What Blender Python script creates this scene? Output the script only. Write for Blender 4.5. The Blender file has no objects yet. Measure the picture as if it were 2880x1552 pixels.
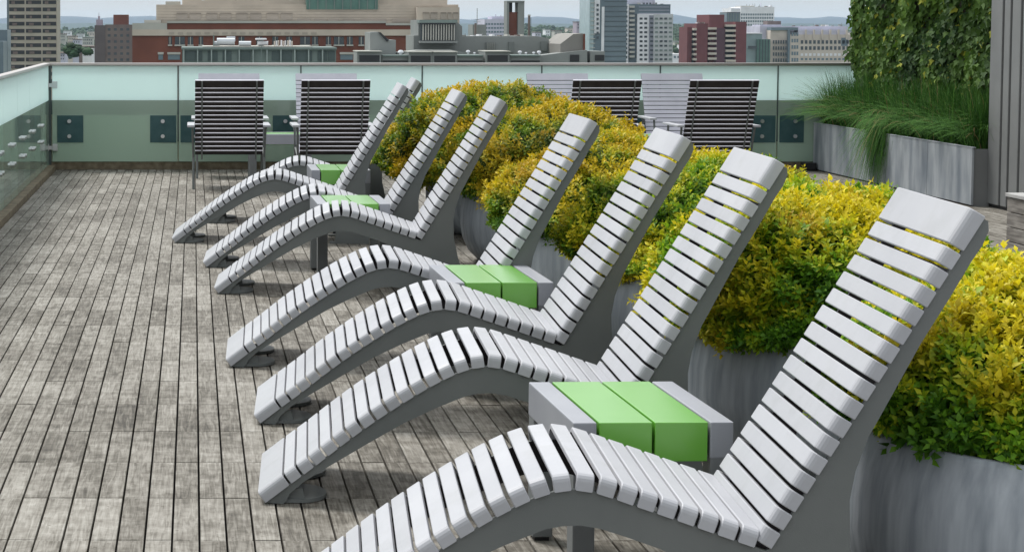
import bpy, bmesh, math, random
import numpy as np
from mathutils import Vector, Matrix, noise
from mathutils.geometry import tessellate_polygon
R = math.radians
random.seed(7); rng = np.random.default_rng(7)
S = bpy.context.scene
# ------------------------------------------------------------------ camera
PITCH = math.atan(0.062)
H = 1.55
cd = bpy.data.cameras.new('camera'); cam = bpy.data.objects.new('camera', cd)
S.collection.objects.link(cam); S.camera = cam
cam.location = (0, 0, H); cam.rotation_euler = (math.pi/2 - PITCH, 0, 0)
cd.sensor_width = 36; cd.lens = 5573/2880*36
cd.shift_x = (1440-544)/2880
cd.shift_y = -(776-(70+5573*math.tan(PITCH)))/2880
cd.clip_start = .1; cd.clip_end = 60000
# ------------------------------------------------------------------ light
SUN_EL, SUN_AZ = 58, -38            # azimuth measured from +Y towards +X
world = bpy.data.worlds.new('World'); S.world = world; world.use_nodes = True
wn, wl = world.node_tree.nodes, world.node_tree.links
bg = wn['Background']
sky = wn.new('ShaderNodeTexSky'); sky.sky_type = 'NISHITA'; sky.sun_disc = False
sky.sun_elevation = R(SUN_EL); sky.sun_rotation = R(SUN_AZ); sky.air_density = 1.4; sky.dust_density = 3.0
hs = wn.new('ShaderNodeHueSaturation'); hs.inputs['Saturation'].default_value = .35
wl.new(sky.outputs[0], hs.inputs['Color'])
tc = wn.new('ShaderNodeTexCoord'); mp = wn.new('ShaderNodeMapping'); mp.inputs['Scale'].default_value = (1.2, 1.2, 9)
ns = wn.new('ShaderNodeTexNoise'); ns.inputs['Scale'].default_value = 2.2; ns.inputs['Detail'].default_value = 5
wl.new(tc.outputs['Generated'], mp.inputs[0]); wl.new(mp.outputs[0], ns.inputs[0])
rp = wn.new('ShaderNodeValToRGB')
rp.color_ramp.elements[0].position = .3; rp.color_ramp.elements[0].color = (.90, .97, 1.03, 1)
rp.color_ramp.elements[1].position = .7; rp.color_ramp.elements[1].color = (1.05, 1.06, 1.06, 1)
wl.new(ns.outputs[0], rp.inputs[0])
mx = wn.new('ShaderNodeMix'); mx.data_type = 'RGBA'; mx.inputs[0].default_value = .9
# overcast sky: brightness rises smoothly from the horizon to the zenith all round (1 + 2 sin)
sz = wn.new('ShaderNodeSeparateXYZ'); wl.new(tc.outputs['Generated'], sz.inputs[0])
mr = wn.new('ShaderNodeMapRange'); mr.inputs[1].default_value = 0; mr.inputs[2].default_value = 1; mr.inputs[3].default_value = 5.2; mr.inputs[4].default_value = 10.5
wl.new(sz.outputs['Z'], mr.inputs[0])
ov = wn.new('ShaderNodeVectorMath'); ov.operation = 'SCALE'; wl.new(rp.outputs[0], ov.inputs[0]); wl.new(mr.outputs[0], ov.inputs['Scale'])
wl.new(hs.outputs[0], mx.inputs[6]); wl.new(ov.outputs[0], mx.inputs[7])
wl.new(mx.outputs[2], bg.inputs[0]); bg.inputs[1].default_value = .1
sd = bpy.data.lights.new('sun', 'SUN'); sun = bpy.data.objects.new('sun', sd); S.collection.objects.link(sun)
sd.energy = 2.9; sd.angle = R(20); sd.color = (1, .97, .93)
sdir = Vector((math.sin(R(SUN_AZ))*math.cos(R(SUN_EL)), math.cos(R(SUN_AZ))*math.cos(R(SUN_EL)), math.sin(R(SUN_EL))))
sun.rotation_euler = sdir.to_track_quat('Z', 'Y').to_euler()
S.view_settings.view_transform = 'Standard'; S.view_settings.look = 'None'
S.view_settings.gamma = 1; S.view_settings.use_curve_mapping = False
S.view_settings.exposure = .42
S.render.engine = 'CYCLES'; S.cycles.volume_bounces = 2
# ------------------------------------------------------------------ helpers
C = S.collection
F_, PX_, PY_ = 5573., 544., 70+5573*math.tan(PITCH)
def at(u, v, Y):
    """world point at distance Y seen at photo position u, v"""
    a = (u-PX_)/F_; b = -(v-PY_)/F_
    c, s = math.cos(PITCH), math.sin(PITCH)
    r = (a, c+b*s, -s+b*c); t = Y/r[1]
    return Vector((r[0]*t, Y, H+r[2]*t))
def tag(o, label=None, cat=None, group=None, kind=None):
    if label: o['label'] = label
    if cat: o['category'] = cat
    if group: o['group'] = group
    if kind: o['kind'] = kind
    return o
def empty(name, loc, label=None, cat=None, group=None, rz=0):
    o = bpy.data.objects.new(name, None); C.objects.link(o)
    o.location = loc; o.rotation_euler = (0, 0, rz); o.empty_display_size = .1
    return tag(o, label, cat, group)
class MB:
    def __init__(s): s.v = []; s.f = []; s.m = []
    def add(s, vs, fs, mi=0):
        b = len(s.v); s.v += [tuple(v) for v in vs]
        s.f += [tuple(b+i for i in f) for f in fs]; s.m += [mi]*len(fs); return s
    def box(s, x0, x1, y0, y1, z0, z1, mi=0):
        vs = [(x, y, z) for z in (z0, z1) for y in (y0, y1) for x in (x0, x1)]
        return s.add(vs, [(0,2,3,1),(4,5,7,6),(0,1,5,4),(2,6,7,3),(0,4,6,2),(1,3,7,5)], mi)
    def cbox(s, x0, x1, y0, y1, z0, z1, c=.004, mi=0):
        """box with chamfered edges"""
        bm = bmesh.new(); bmesh.ops.create_cube(bm, size=1)
        for v in bm.verts:
            v.co = Vector(((x0+x1)/2+v.co.x*(x1-x0), (y0+y1)/2+v.co.y*(y1-y0), (z0+z1)/2+v.co.z*(z1-z0)))
        bmesh.ops.bevel(bm, geom=bm.edges[:], offset=c, segments=2, affect='EDGES', profile=.6)
        bm.verts.index_update()
        s.add([v.co[:] for v in bm.verts], [[v.index for v in f.verts] for f in bm.faces], mi); bm.free(); return s
    def prism(s, poly, axis, a0, a1, mi=0):
        """poly: list of 2-D points extruded along axis ('x','y','z') from a0 to a1"""
        def P(p, a):
            return {'x': (a, p[0], p[1]), 'y': (p[0], a, p[1]), 'z': (p[0], p[1], a)}[axis]
        n = len(poly); vs = [P(p, a0) for p in poly]+[P(p, a1) for p in poly]
        fs = [tuple(range(n)), tuple(range(2*n-1, n-1, -1))]+[(i, i+n, (i+1) % n+n, (i+1) % n) for i in range(n)]
        return s.add(vs, fs, mi)
    def tube(s, pts, r, seg=8, mi=0, r2=None):
        pts = [Vector(p) for p in pts]; n = len(pts); vs = []; fs = []
        for i, p in enumerate(pts):
            d = (pts[min(i+1, n-1)]-pts[max(i-1, 0)]).normalized()
            u = d.cross(Vector((0, 0, 1))); u = u if u.length > .01 else Vector((1, 0, 0)); u.normalize(); w = d.cross(u)
            rr = r if r2 is None else r+(r2-r)*i/(n-1)
            for k in range(seg):
                a = 2*math.pi*k/seg; vs.append(p+u*math.cos(a)*rr+w*math.sin(a)*rr)
        for i in range(n-1):
            for k in range(seg):
                fs.append((i*seg+k, i*seg+(k+1) % seg, (i+1)*seg+(k+1) % seg, (i+1)*seg+k))
        fs += [tuple(range(seg-1, -1, -1)), tuple(range((n-1)*seg, n*seg))]
        return s.add(vs, fs, mi)
    def lathe(s, prof, cx, cy, seg=32, mi=0):
        vs = []; fs = []; n = len(prof)
        for r, z in prof:
            for k in range(seg):
                a = 2*math.pi*k/seg; vs.append((cx+r*math.cos(a), cy+r*math.sin(a), z))
        for i in range(n-1):
            for k in range(seg):
                fs.append((i*seg+k, i*seg+(k+1) % seg, (i+1)*seg+(k+1) % seg, (i+1)*seg+k))
        return s.add(vs, fs, mi)
    def mesh(s, name, mats, org=(0, 0, 0), smooth=False):
        me = bpy.data.meshes.new(name)
        me.from_pydata([(v[0]-org[0], v[1]-org[1], v[2]-org[2]) for v in s.v], [], s.f)
        for m in (mats if isinstance(mats, (list, tuple)) else [mats]): me.materials.append(m)
        me.polygons.foreach_set('material_index', s.m)
        bm = bmesh.new(); bm.from_mesh(me); bmesh.ops.recalc_face_normals(bm, faces=bm.faces[:]); bm.to_mesh(me); bm.free()
        if smooth: me.polygons.foreach_set('use_smooth', [True]*len(me.polygons))
        me.update(); return me
    def build(s, name, mats, parent=None, smooth=False, **kw):
        org = parent.location if parent is not None and kw.pop('rel', True) else (0, 0, 0)
        kw.pop('rel', None)
        o = bpy.data.objects.new(name, s.mesh(name, mats, org, smooth)); C.objects.link(o)
        if parent is not None: o.parent = parent
        return tag(o, **kw)
def inst(name, me, parent, loc, rot=(0, 0, 0)):
    o = bpy.data.objects.new(name, me); C.objects.link(o); o.location = loc; o.rotation_euler = rot
    if parent is not None: o.parent = parent
    return o
def copy_tree(o, parent=None):
    c = o.copy(); C.objects.link(c); c.parent = parent
    for ch in list(o.children): copy_tree(ch, c)
    return c
# ------------------------------------------------------------------ materials
def new_mat(name, col=(.5, .5, .5), rough=.6, metal=0., spec=.5):
    m = bpy.data.materials.new(name); m.use_nodes = True
    b = m.node_tree.nodes['Principled BSDF']
    b.inputs['Base Color'].default_value = (*col, 1); b.inputs['Roughness'].default_value = rough
    b.inputs['Metallic'].default_value = metal; b.inputs['Specular IOR Level'].default_value = spec
    return m
def noisy(name, c1, c2, scale=8, rough=.6, stretch=(1, 1, 1), bump=0., detail=6, metal=0., c3=None, lo=.35, hi=.65, spec=.4, bscale=None):
    m = new_mat(name, c1, rough, metal, spec); N, L = m.node_tree.nodes, m.node_tree.links; b = N['Principled BSDF']
    g = N.new('ShaderNodeNewGeometry'); mp = N.new('ShaderNodeMapping'); mp.inputs['Scale'].default_value = stretch
    L.new(g.outputs['Position'], mp.inputs[0])
    n = N.new('ShaderNodeTexNoise'); n.inputs['Scale'].default_value = scale; n.inputs['Detail'].default_value = detail
    L.new(mp.outputs[0], n.inputs[0])
    r = N.new('ShaderNodeValToRGB'); e = r.color_ramp.elements
    e[0].position = lo; e[0].color = (*c1, 1); e[1].position = hi; e[1].color = (*c2, 1)
    if c3: x = e.new((lo+hi)/2); x.color = (*c3, 1)
    L.new(n.outputs[0], r.inputs[0]); L.new(r.outputs[0], b.inputs['Base Color'])
    if bump:
        n2 = N.new('ShaderNodeTexNoise'); n2.inputs['Scale'].default_value = bscale or scale*6; n2.inputs['Detail'].default_value = 4
        L.new(mp.outputs[0], n2.inputs[0])
        bp = N.new('ShaderNodeBump'); bp.inputs['Strength'].default_value = bump; bp.inputs['Distance'].default_value = .004
        L.new(n2.outputs[0], bp.inputs['Height']); L.new(bp.outputs[0], b.inputs['Normal'])
    return m
M = {}
M['slat'] = noisy('slat_paint', (.365, .372, .398), (.405, .411, .435), 2.5, .38, bump=.04, bscale=300)
def slat_paint():
    m = M['slat']; N, L = m.node_tree.nodes, m.node_tree.links; b = N['Principled BSDF']
    src = b.inputs['Base Color'].links[0].from_socket
    g = N.new('ShaderNodeNewGeometry'); oi = N.new('ShaderNodeObjectInfo')
    n = N.new('ShaderNodeTexNoise'); n.inputs['Scale'].default_value = 7; n.inputs['Detail'].default_value = 12; n.inputs['Roughness'].default_value = .62
    L.new(g.outputs['Position'], n.inputs[0])
    r = N.new('ShaderNodeValToRGB'); e = r.color_ramp.elements; e[0].position = .30; e[0].color = (.72, .73, .68, 1); e[1].position = .50; e[1].color = (1, 1, 1, 1)
    L.new(n.outputs[0], r.inputs[0])
    m1 = N.new('ShaderNodeMix'); m1.data_type = 'RGBA'; m1.blend_type = 'MULTIPLY'; m1.inputs[0].default_value = .28
    L.new(src, m1.inputs[6]); L.new(r.outputs[0], m1.inputs[7])
    mr_ = N.new('ShaderNodeMapRange'); mr_.inputs[3].default_value = .93; mr_.inputs[4].default_value = 1.05; L.new(oi.outputs['Random'], mr_.inputs[0])
    vm = N.new('ShaderNodeVectorMath'); vm.operation = 'SCALE'; L.new(m1.outputs[2], vm.inputs[0]); L.new(mr_.outputs[0], vm.inputs['Scale'])
    L.new(vm.outputs[0], b.inputs['Base Color'])
    rr = N.new('ShaderNodeMapRange'); rr.inputs[3].default_value = .55; rr.inputs[4].default_value = .33; L.new(n.outputs[0], rr.inputs[0]); L.new(rr.outputs[0], b.inputs['Roughness'])
slat_paint()
M['frame'] = noisy('frame_paint', (.115, .125, .123), (.14, .15, .147), 3, .5, bump=.1, bscale=400)
M['inside'] = noisy('inside_painted_shade', (.012, .010, .013), (.02, .017, .02), 6, .6)  # near-black puts the shade between slats and side panels into the colour
M['frame_light'] = noisy('frame_cap', (.2, .2, .2), (.3, .29, .29), 30, .5)
M['green'] = noisy('green_paint', (.12, .385, .03), (.14, .415, .04), 3, .3, bump=.02, bscale=300, spec=.6)
gb = M['green'].node_tree.nodes['Principled BSDF']; gb.inputs['Coat Weight'].default_value = .9; gb.inputs['Coat Roughness'].default_value = .25
M['black'] = new_mat('black_rubber', (.012, .012, .013), .6)
M['table_grey'] = noisy('table_paint', (.27, .28, .31), (.31, .32, .35), 3, .35, bump=.03, bscale=300)
M['leg_grey'] = noisy('leg_paint', (.15, .16, .165), (.18, .19, .195), 3, .45)
M['steel'] = new_mat('brushed_steel', (.62, .63, .64), .28, 1.)
M['rail'] = new_mat('rail_aluminium', (.5, .47, .45), .35, .85)
M['chair_back'] = noisy('chair_back_shade', (.018, .014, .014), (.03, .025, .024), 9, .55)  # near-black paints in the shade on the backs of the chair slats
M['chair_light'] = noisy('chair_pale', (.48, .48, .54), (.54, .54, .60), 6, .45)
M['joint'] = new_mat('glass_joint', (.05, .07, .07), .5)
M['parapet'] = noisy('parapet_render', (.58, .60, .46), (.68, .69, .54), 3.5, .8, bump=.2, detail=8)
M['channel'] = noisy('channel_dark', (.10, .16, .155), (.13, .19, .185), 3, .5)
M['plate'] = noisy('plate_dark', (.025, .075, .08), (.04, .095, .10), 9, .5)
M['frost'] = noisy('frosted_glass', (.60, .80, .80), (.68, .86, .85), .5, .35)
M['ledge'] = noisy('ledge_brown', (.10, .08, .05), (.2, .165, .11), 14, .8, bump=.3)
M['zinc'] = noisy('zinc_streaked', (.16, .185, .215), (.42, .445, .47), 1.9, .6, stretch=(3.2, 3.2, .9), bump=.1, detail=12, metal=.1, c3=(.28, .305, .33), lo=.3, hi=.72)
M['pot'] = noisy('pot_streaked', (.23, .26, .29), (.43, .465, .50), 2.2, .55, stretch=(12, 12, 1.0), bump=.15, detail=9, c3=(.33, .36, .395), lo=.3, hi=.72)
M['soil'] = noisy('soil', (.015, .01, .007), (.04, .028, .02), 30, .9, bump=.5)
M['louvre'] = noisy('louvre_panel', (.145, .15, .15), (.18, .185, .185), 2, .5)
M['louvre_dark'] = noisy('louvre_recess', (.012, .013, .02), (.02, .02, .028), 2, .5)
M['bark'] = noisy('bark', (.03, .02, .012), (.07, .05, .03), 40, .9)
# deck board: weathered timber, each board its own tone
def deck_mat():
    m = new_mat('deck_timber', (.2, .2, .2), .72, 0, .35); N, L = m.node_tree.nodes, m.node_tree.links; b = N['Principled BSDF']
    g = N.new('ShaderNodeNewGeometry')
    at_ = N.new('ShaderNodeAttribute'); at_.attribute_name = 'tone'
    # per board random offset of the grain so no two boards share it
    wn_ = N.new('ShaderNodeTexWhiteNoise'); wn_.noise_dimensions = '2D'
    sx = N.new('ShaderNodeVectorMath'); sx.operation = 'DIVIDE'; sx.inputs[1].default_value = (.0827, .535, 1)
    sub = N.new('ShaderNodeVectorMath'); sub.operation = 'SUBTRACT'; sub.inputs[1].default_value = (-1.47, 0, 0)
    fl = N.new('ShaderNodeVectorMath'); fl.operation = 'FLOOR'
    L.new(g.outputs['Position'], sub.inputs[0]); L.new(sub.outputs[0], sx.inputs[0]); L.new(sx.outputs[0], fl.inputs[0]); L.new(fl.outputs[0], wn_.inputs[0])
    off = N.new('ShaderNodeVectorMath'); off.operation = 'SCALE'; off.inputs['Scale'].default_value = 37
    L.new(wn_.outputs['Color'], off.inputs[0])
    ad = N.new('ShaderNodeVectorMath'); ad.operation = 'ADD'; L.new(g.outputs['Position'], ad.inputs[0]); L.new(off.outputs[0], ad.inputs[1])
    mpg = N.new('ShaderNodeMapping'); mpg.inputs['Scale'].default_value = (70, 4, 1); L.new(ad.outputs[0], mpg.inputs[0])
    grain = N.new('ShaderNodeTexNoise'); grain.inputs['Scale'].default_value = 1; grain.inputs['Detail'].default_value = 7; grain.inputs['Distortion'].default_value = 1.4; L.new(mpg.outputs[0], grain.inputs[0])
    blotch = N.new('ShaderNodeTexNoise'); blotch.inputs['Scale'].default_value = 13; blotch.inputs['Detail'].default_value = 8; blotch.inputs['Roughness'].default_value = .68; L.new(ad.outputs[0], blotch.inputs[0])
    big = N.new('ShaderNodeTexNoise'); big.inputs['Scale'].default_value = 1.1; big.inputs['Detail'].default_value = 4; L.new(g.outputs['Position'], big.inputs[0])
    spot = N.new('ShaderNodeTexNoise'); spot.inputs['Scale'].default_value = 46; spot.inputs['Detail'].default_value = 2; L.new(g.outputs['Position'], spot.inputs[0])
    def mth(op, a, bb, cl=False):
        x = N.new('ShaderNodeMath'); x.operation = op; x.use_clamp = cl
        for i, q in enumerate((a, bb)):
            if isinstance(q, (int, float)): x.inputs[i].default_value = q
            else: L.new(q, x.inputs[i])
        return x.outputs[0]
    v = mth('MULTIPLY', grain.outputs[0], .48)
    v = mth('ADD', v, mth('MULTIPLY', blotch.outputs[0], .52))
    v = mth('ADD', v, mth('MULTIPLY', mth('SUBTRACT', wn_.outputs['Value'], .5), .12))
    v = mth('ADD', v, mth('MULTIPLY', mth('SUBTRACT', big.outputs[0], .5), .22))
    r = N.new('ShaderNodeValToRGB'); e = r.color_ramp.elements
    e[0].position = .30; e[0].color = (.032, .027, .02, 1); e[1].position = .72; e[1].color = (.33, .316, .285, 1)
    x = e.new(.43); x.color = (.102, .092, .075, 1); x = e.new(.54); x.color = (.19, .177, .153, 1)
    L.new(v, r.inputs[0])
    sp = N.new('ShaderNodeValToRGB'); e = sp.color_ramp.elements; e[0].position = .66; e[0].color = (1, 1, 1, 1); e[1].position = .74; e[1].color = (.42, .37, .32, 1)
    L.new(spot.outputs[0], sp.inputs[0])
    mm = N.new('ShaderNodeMix'); mm.data_type = 'RGBA'; mm.blend_type = 'MULTIPLY'; mm.inputs[0].default_value = .8
    L.new(r.outputs[0], mm.inputs[6]); L.new(sp.outputs[0], mm.inputs[7])
    L.new(mm.outputs[2], b.inputs['Base Color'])
    bp = N.new('ShaderNodeBump'); bp.inputs['Strength'].default_value = .35; bp.inputs['Distance'].default_value = .003
    L.new(v, bp.inputs['Height']); L.new(bp.outputs[0], b.inputs['Normal'])
    return m
M['deck'] = deck_mat()
def glass_mat(name, tint, haze, hazecol, gloss=.06):
    m = bpy.data.materials.new(name); m.use_nodes = True; N, L = m.node_tree.nodes, m.node_tree.links
    N.remove(N['Principled BSDF']); out = N['Material Output']
    tr = N.new('ShaderNodeBsdfTransparent'); tr.inputs[0].default_value = (*tint, 1)
    df = N.new('ShaderNodeBsdfDiffuse'); df.inputs[0].default_value = (*hazecol, 1)
    gl = N.new('ShaderNodeBsdfGlossy'); gl.inputs['Roughness'].default_value = gloss; gl.inputs[0].default_value = (.9, .95, .95, 1)
    m1 = N.new('ShaderNodeMixShader'); m1.inputs[0].default_value = haze; L.new(tr.outputs[0], m1.inputs[1]); L.new(df.outputs[0], m1.inputs[2])
    fr = N.new('ShaderNodeFresnel'); fr.inputs[0].default_value = 1.5
    m2 = N.new('ShaderNodeMixShader'); L.new(fr.outputs[0], m2.inputs[0]); L.new(m1.outputs[0], m2.inputs[1]); L.new(gl.outputs[0], m2.inputs[2])
    L.new(m2.outputs[0], out.inputs[0]); return m
M['glass'] = glass_mat('balustrade_glass', (.86, .96, .90), .42, (.62, .80, .66), .04)
# frosted upper band lets light through
def frost_mat():
    m = bpy.data.materials.new('frosted_glass'); m.use_nodes = True; N, L = m.node_tree.nodes, m.node_tree.links
    N.remove(N['Principled BSDF']); out = N['Material Output']
    tl = N.new('ShaderNodeBsdfTranslucent'); tl.inputs[0].default_value = (.80, .92, .91, 1)
    df = N.new('ShaderNodeBsdfDiffuse'); df.inputs[0].default_value = (.80, .91, .90, 1)
    m1 = N.new('ShaderNodeMixShader'); m1.inputs[0].default_value = .45; L.new(tl.outputs[0], m1.inputs[1]); L.new(df.outputs[0], m1.inputs[2])
    L.new(m1.outputs[0], out.inputs[0]); return m
M['frost'] = frost_mat()
def leaf_mat(name, trans=.25, rough=.5):
    m = bpy.data.materials.new(name); m.use_nodes = True; N, L = m.node_tree.nodes, m.node_tree.links
    b = N['Principled BSDF']; out = N['Material Output']
    a = N.new('ShaderNodeAttribute'); a.attribute_name = 'col'
    b.inputs['Roughness'].default_value = rough; b.inputs['Specular IOR Level'].default_value = .35
    L.new(a.outputs['Color'], b.inputs['Base Color'])
    t = N.new('ShaderNodeBsdfTranslucent'); L.new(a.outputs['Color'], t.inputs[0])
    mx = N.new('ShaderNodeMixShader'); mx.inputs[0].default_value = trans
    L.new(b.outputs[0], mx.inputs[1]); L.new(t.outputs[0], mx.inputs[2]); L.new(mx.outputs[0], out.inputs[0])
    return m
M['leaf'] = leaf_mat('shrub_leaf', .35, .55); M['ivy'] = leaf_mat('ivy_leaf', .2, .75); M['grass'] = leaf_mat('grass_blade', .12, .85)

# ================================================================== ROOF TERRACE
terrace = MB().box(-1.95, 16, 2.2, 21.75, -60, -.05).build('roof_slab', noisy('slab', (.03, .028, .026), (.05, .047, .042), 4, .9), kind='structure')
deck = MB().box(-1.62, 12, 3.2, 21.2, -.045, -.034).build('deck', noisy('deck_under', (.012, .011, .010), (.02, .018, .016), 9, .9), kind='structure')
PIT, LEN, X0 = .0827, .535, -1.47
bw, bl = PIT-.0066, LEN-.0048
bmb = MB().cbox(0, bw, 0, bl, -.03, 0, .0022)
bme = [MB().cbox(0, bw, 0, bl, -.03, 0, .0022).mesh('board', M['deck'])]
cells = []
for i in range(int((12+1.47)/PIT)):
    dy = (((i//6)*7919) % 11-5)*.0035
    for j in range(int(3.3/LEN), int(21.1/LEN)+1):
        x = X0+i*PIT; y = j*LEN+dy
        if y+bl > 21.19: 
            if y > 21.1: continue
        cells.append((x+.003, y+.001))
def inview(x, y):
    u = 544+x*F_/y; v = 70+H*F_/y
    return -60 < u < 1500 and v < 1600
near = sorted([c for c in cells if inview(*c)], key=lambda c: c[1])[:300]
ns_ = set(near); rest = MB(); hh = [0]
for c in cells:
    dz = -abs(random.gauss(0, .0008)); tl = random.uniform(-.0008, .0008)
    if c in ns_:
        o = inst('board', bme[0], deck, (c[0], c[1], dz), (0, tl*2, 0))
    else:
        rest.box(c[0], c[0]+bw, c[1], min(c[1]+bl, 21.19), dz-.03, dz)
rest.build('board', M['deck'], deck, kind='stuff')
# kick ledges
MB().box(-1.60, -1.475, 3.2, 21.2, -.04, .05).build('edge_kerb', M['ledge'], kind='structure')
# ------------------------------------------------------------------ parapets
YW, XL = 21.22, -1.56
MB().box(-1.56, 9, YW+.05, YW+.28, -.2, .588).build('parapet_wall', M['parapet'], label='low rendered parapet wall behind the far glass balustrade', cat='wall')
MB().box(XL-.30, XL-.06, 3.0, YW+.28, -.2, .588).build('parapet_wall', M['parapet'], label='low rendered parapet wall behind the left glass balustrade', cat='wall')
# ------------------------------------------------------------------ far balustrade
fb = empty('glass_balustrade', (2.5, YW, 0), 'long glass balustrade across the far end of the deck', 'balustrade', 'glass balustrades round the deck')
joints = [-1.52]+[(u-544)*YW/F_ for u in (501, 846, 1187, 1523, 1856, 2187)]+[7.62, 8.9]
for k in range(len(joints)-1):
    a, b = joints[k]+.008, joints[k+1]-.008
    MB().box(a, b, YW-.012, YW, .085, .742).build('glass_panel', M['glass'], fb)
    MB().box(a, b, YW-.012, YW, .743, 1.112).build('frosted_panel', M['frost'], fb)
    if k: MB().box(a-.014, a-.002, YW-.014, YW+.002, .3, 1.112).build('joint_seal', M['joint'], fb)
    for side, xx in ((0, joints[k]+.19), (1, joints[k+1]-.165)):
        x0, x1 = (joints[k]+.06, joints[k]+.34) if side == 0 else (joints[k+1]-.30, joints[k+1]-.02)
        if side == 0 and k: x0, x1 = joints[k]+.025, joints[k]+.285
        MB().box(x0, x1, YW-.018, YW-.0125, .29, .58).build('mounting_plate', M['plate'], fb)
        for z in (.357, .518):
            m = MB()
            for r_, y0, y1 in ((.021, YW-.036, YW-.019), (.011, YW, YW+.04)):
                m.tube([(xx, y0, z), (xx, y1, z)], r_, 12)
            m.build('stud', M['steel'], fb)
MB().box(-1.56, 9, YW+.0, YW+.05, .588, .742).build('channel', M['channel'], fb)
MB().box(-1.56, 9, YW-.002, YW+.05, 0, .082).build('base_strip', M['ledge'], fb)
rl = MB(); rl.cbox(-1.58, 9, YW-.03, YW+.045, 1.112, 1.142, .006); rl.build('top_rail', M['rail'], fb)
# left balustrade
lb = empty('glass_balustrade', (XL, 12, 0), 'glass balustrade running along the left edge of the deck', 'balustrade', 'glass balustrades round the deck')
ys = [4.4, 5.7, 7.0, 8.3, 9.6, 10.9, 12.2, 13.5, 14.8, 16.1, 17.4, 18.7, 20.0, 21.17]
for k in range(len(ys)-1):
    a, b = ys[k]+.004, ys[k+1]-.004
    MB().box(XL, XL+.012, a, b, .055, .742).build('glass_panel', M['glass'], lb)
    MB().box(XL, XL+.012, a, b, .743, 1.112).build('frosted_panel', M['frost'], lb)
    for yy in (a+.19, b-.165):
        MB().box(XL-.05, XL-.034, yy-.11, yy+.11, .29, .58).build('mounting_plate', M['plate'], lb)
for k in range(9):
    for dy in (-.04, .13):
        for z in (.36, .525):
            yy = 20.05-1.07*k+dy
            MB().tube([(XL+.013, yy, z), (XL+.04, yy, z)], .017, 12).tube([(XL-.04, yy, z), (XL, yy, z)], .011, 8).build('stud', M['steel'], lb)
MB().box(XL-.06, XL-.01, 3.2, YW, .588, .742).build('channel', M['channel'], lb)
MB().cbox(XL-.05, XL+.03, 3.2, YW+.04, 1.112, 1.142, .006).build('top_rail', M['rail'], lb)
# corner clamps
MB().box(-1.553, -1.522, YW-.03, YW-.004, .0, 1.11).build('corner_seal', M['joint'], fb)
for z in (.905, .235):
    m = MB(); m.cbox(-1.60, -1.545, YW-.10, YW-.045, z-.035, z+.04, .004); m.cbox(-1.512, -1.455, YW-.05, YW-.02, z-.035, z+.04, .004)
    m.box(-1.56, -1.5, YW-.045, YW-.035, z-.02, z+.02)
    m.build('corner_clamp', M['steel'], fb)

# ================================================================== LOUNGERS
W = .60; T = .042
base = [(0, .004), (.08, .066), (.161, .127), (.24, .190), (.32, .251), (.403, .309), (.485, .362), (.528, .388), (.574, .413), (.615, .433), (.661, .449), (.712, .456), (.758, .450), (.805, .436), (.849, .421), (.94, .391), (1.04, .357), (1.135, .325)]
def resample(pts, n=400):
    P = np.array(pts)
    # light smoothing with Catmull-Rom
    Q = []
    for i in range(len(P)-1):
        p0, p1, p2, p3 = P[max(i-1, 0)], P[i], P[i+1], P[min(i+2, len(P)-1)]
        for t in np.linspace(0, 1, 12, endpoint=False):
            Q.append(.5*((2*p1)+(-p0+p2)*t+(2*p0-5*p1+4*p2-p3)*t*t+(-p0+3*p1-3*p2+p3)*t**3))
    Q.append(P[-1]); Q = np.array(Q); d = np.r_[0, np.cumsum(np.hypot(*(Q[1:]-Q[:-1]).T))]
    return Q, d
Qs, ds = resample(base)
def on_curve(s): return np.array([np.interp(s, ds, Qs[:, 0]), np.interp(s, ds, Qs[:, 1])])
def slat_mesh(name, width, t=T):
    """C-section slat spanning the lounger (y), width along x, bottom lips at z=0, with rounded ends"""
    h = W/2; r = .019; w = .011; sec = [(-h, 0)]
    for k in range(5):
        a = math.pi-k*math.pi/8; sec.append((-h+r+r*math.cos(a), t-r+r*math.sin(a)))
    for k in range(5):
        a = math.pi/2-k*math.pi/8; sec.append((h-r+r*math.cos(a), t-r+r*math.sin(a)))
    sec += [(h, 0), (h-w, 0), (h-w, t-w-.008), (h-w-.01, t-w), (-h+w+.01, t-w), (-h+w, t-w-.008), (-h+w, 0)]
    n = len(sec); cx, cz = 0, t/2
    def inset(d): return [(y*(1-d/h*.9), cz+(z-cz)*(1-d/(t/2))) for y, z in sec]
    rings = [(0, inset(.0022)), (.0022, sec), (width-.0022, sec), (width, inset(.0022))]
    vs = []; fs = []
    for x, s_ in rings: vs += [(x, y, z) for y, z in s_]
    for i in range(3):
        for k in range(n): fs.append((i*n+k, i*n+(k+1) % n, (i+1)*n+(k+1) % n, (i+1)*n+k))
    for b_ in (0, 3*n):   # end caps as quads between outer and inner outline
        o_ = [b_+i for i in range(12)]; q = [b_+12+i for i in range(6)]
        fs += [(o_[11], q[0], q[1], o_[10]), (o_[10], q[1], o_[9], o_[8]), (o_[8], q[1], q[2], o_[7]), (o_[7], q[2], o_[6]),
               (o_[6], q[2], q[3], o_[5]), (o_[5], q[3], o_[4]), (o_[4], q[3], q[4], o_[3]), (o_[3], q[4], o_[2], ), (o_[2], q[4], o_[1]), (o_[1], q[4], q[5], o_[0])]
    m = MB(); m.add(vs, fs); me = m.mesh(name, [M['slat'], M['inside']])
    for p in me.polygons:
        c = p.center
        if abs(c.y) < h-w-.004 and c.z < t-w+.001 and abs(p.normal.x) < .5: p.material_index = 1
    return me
PITCH_S = (ds[-1]-.104)/24
sm_reg = slat_mesh('slat', PITCH_S-.0088); sm_foot = slat_mesh('slat', .098)
back_a, back_b = np.array([1.166, .322]), np.array([1.638, 1.107])
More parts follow.
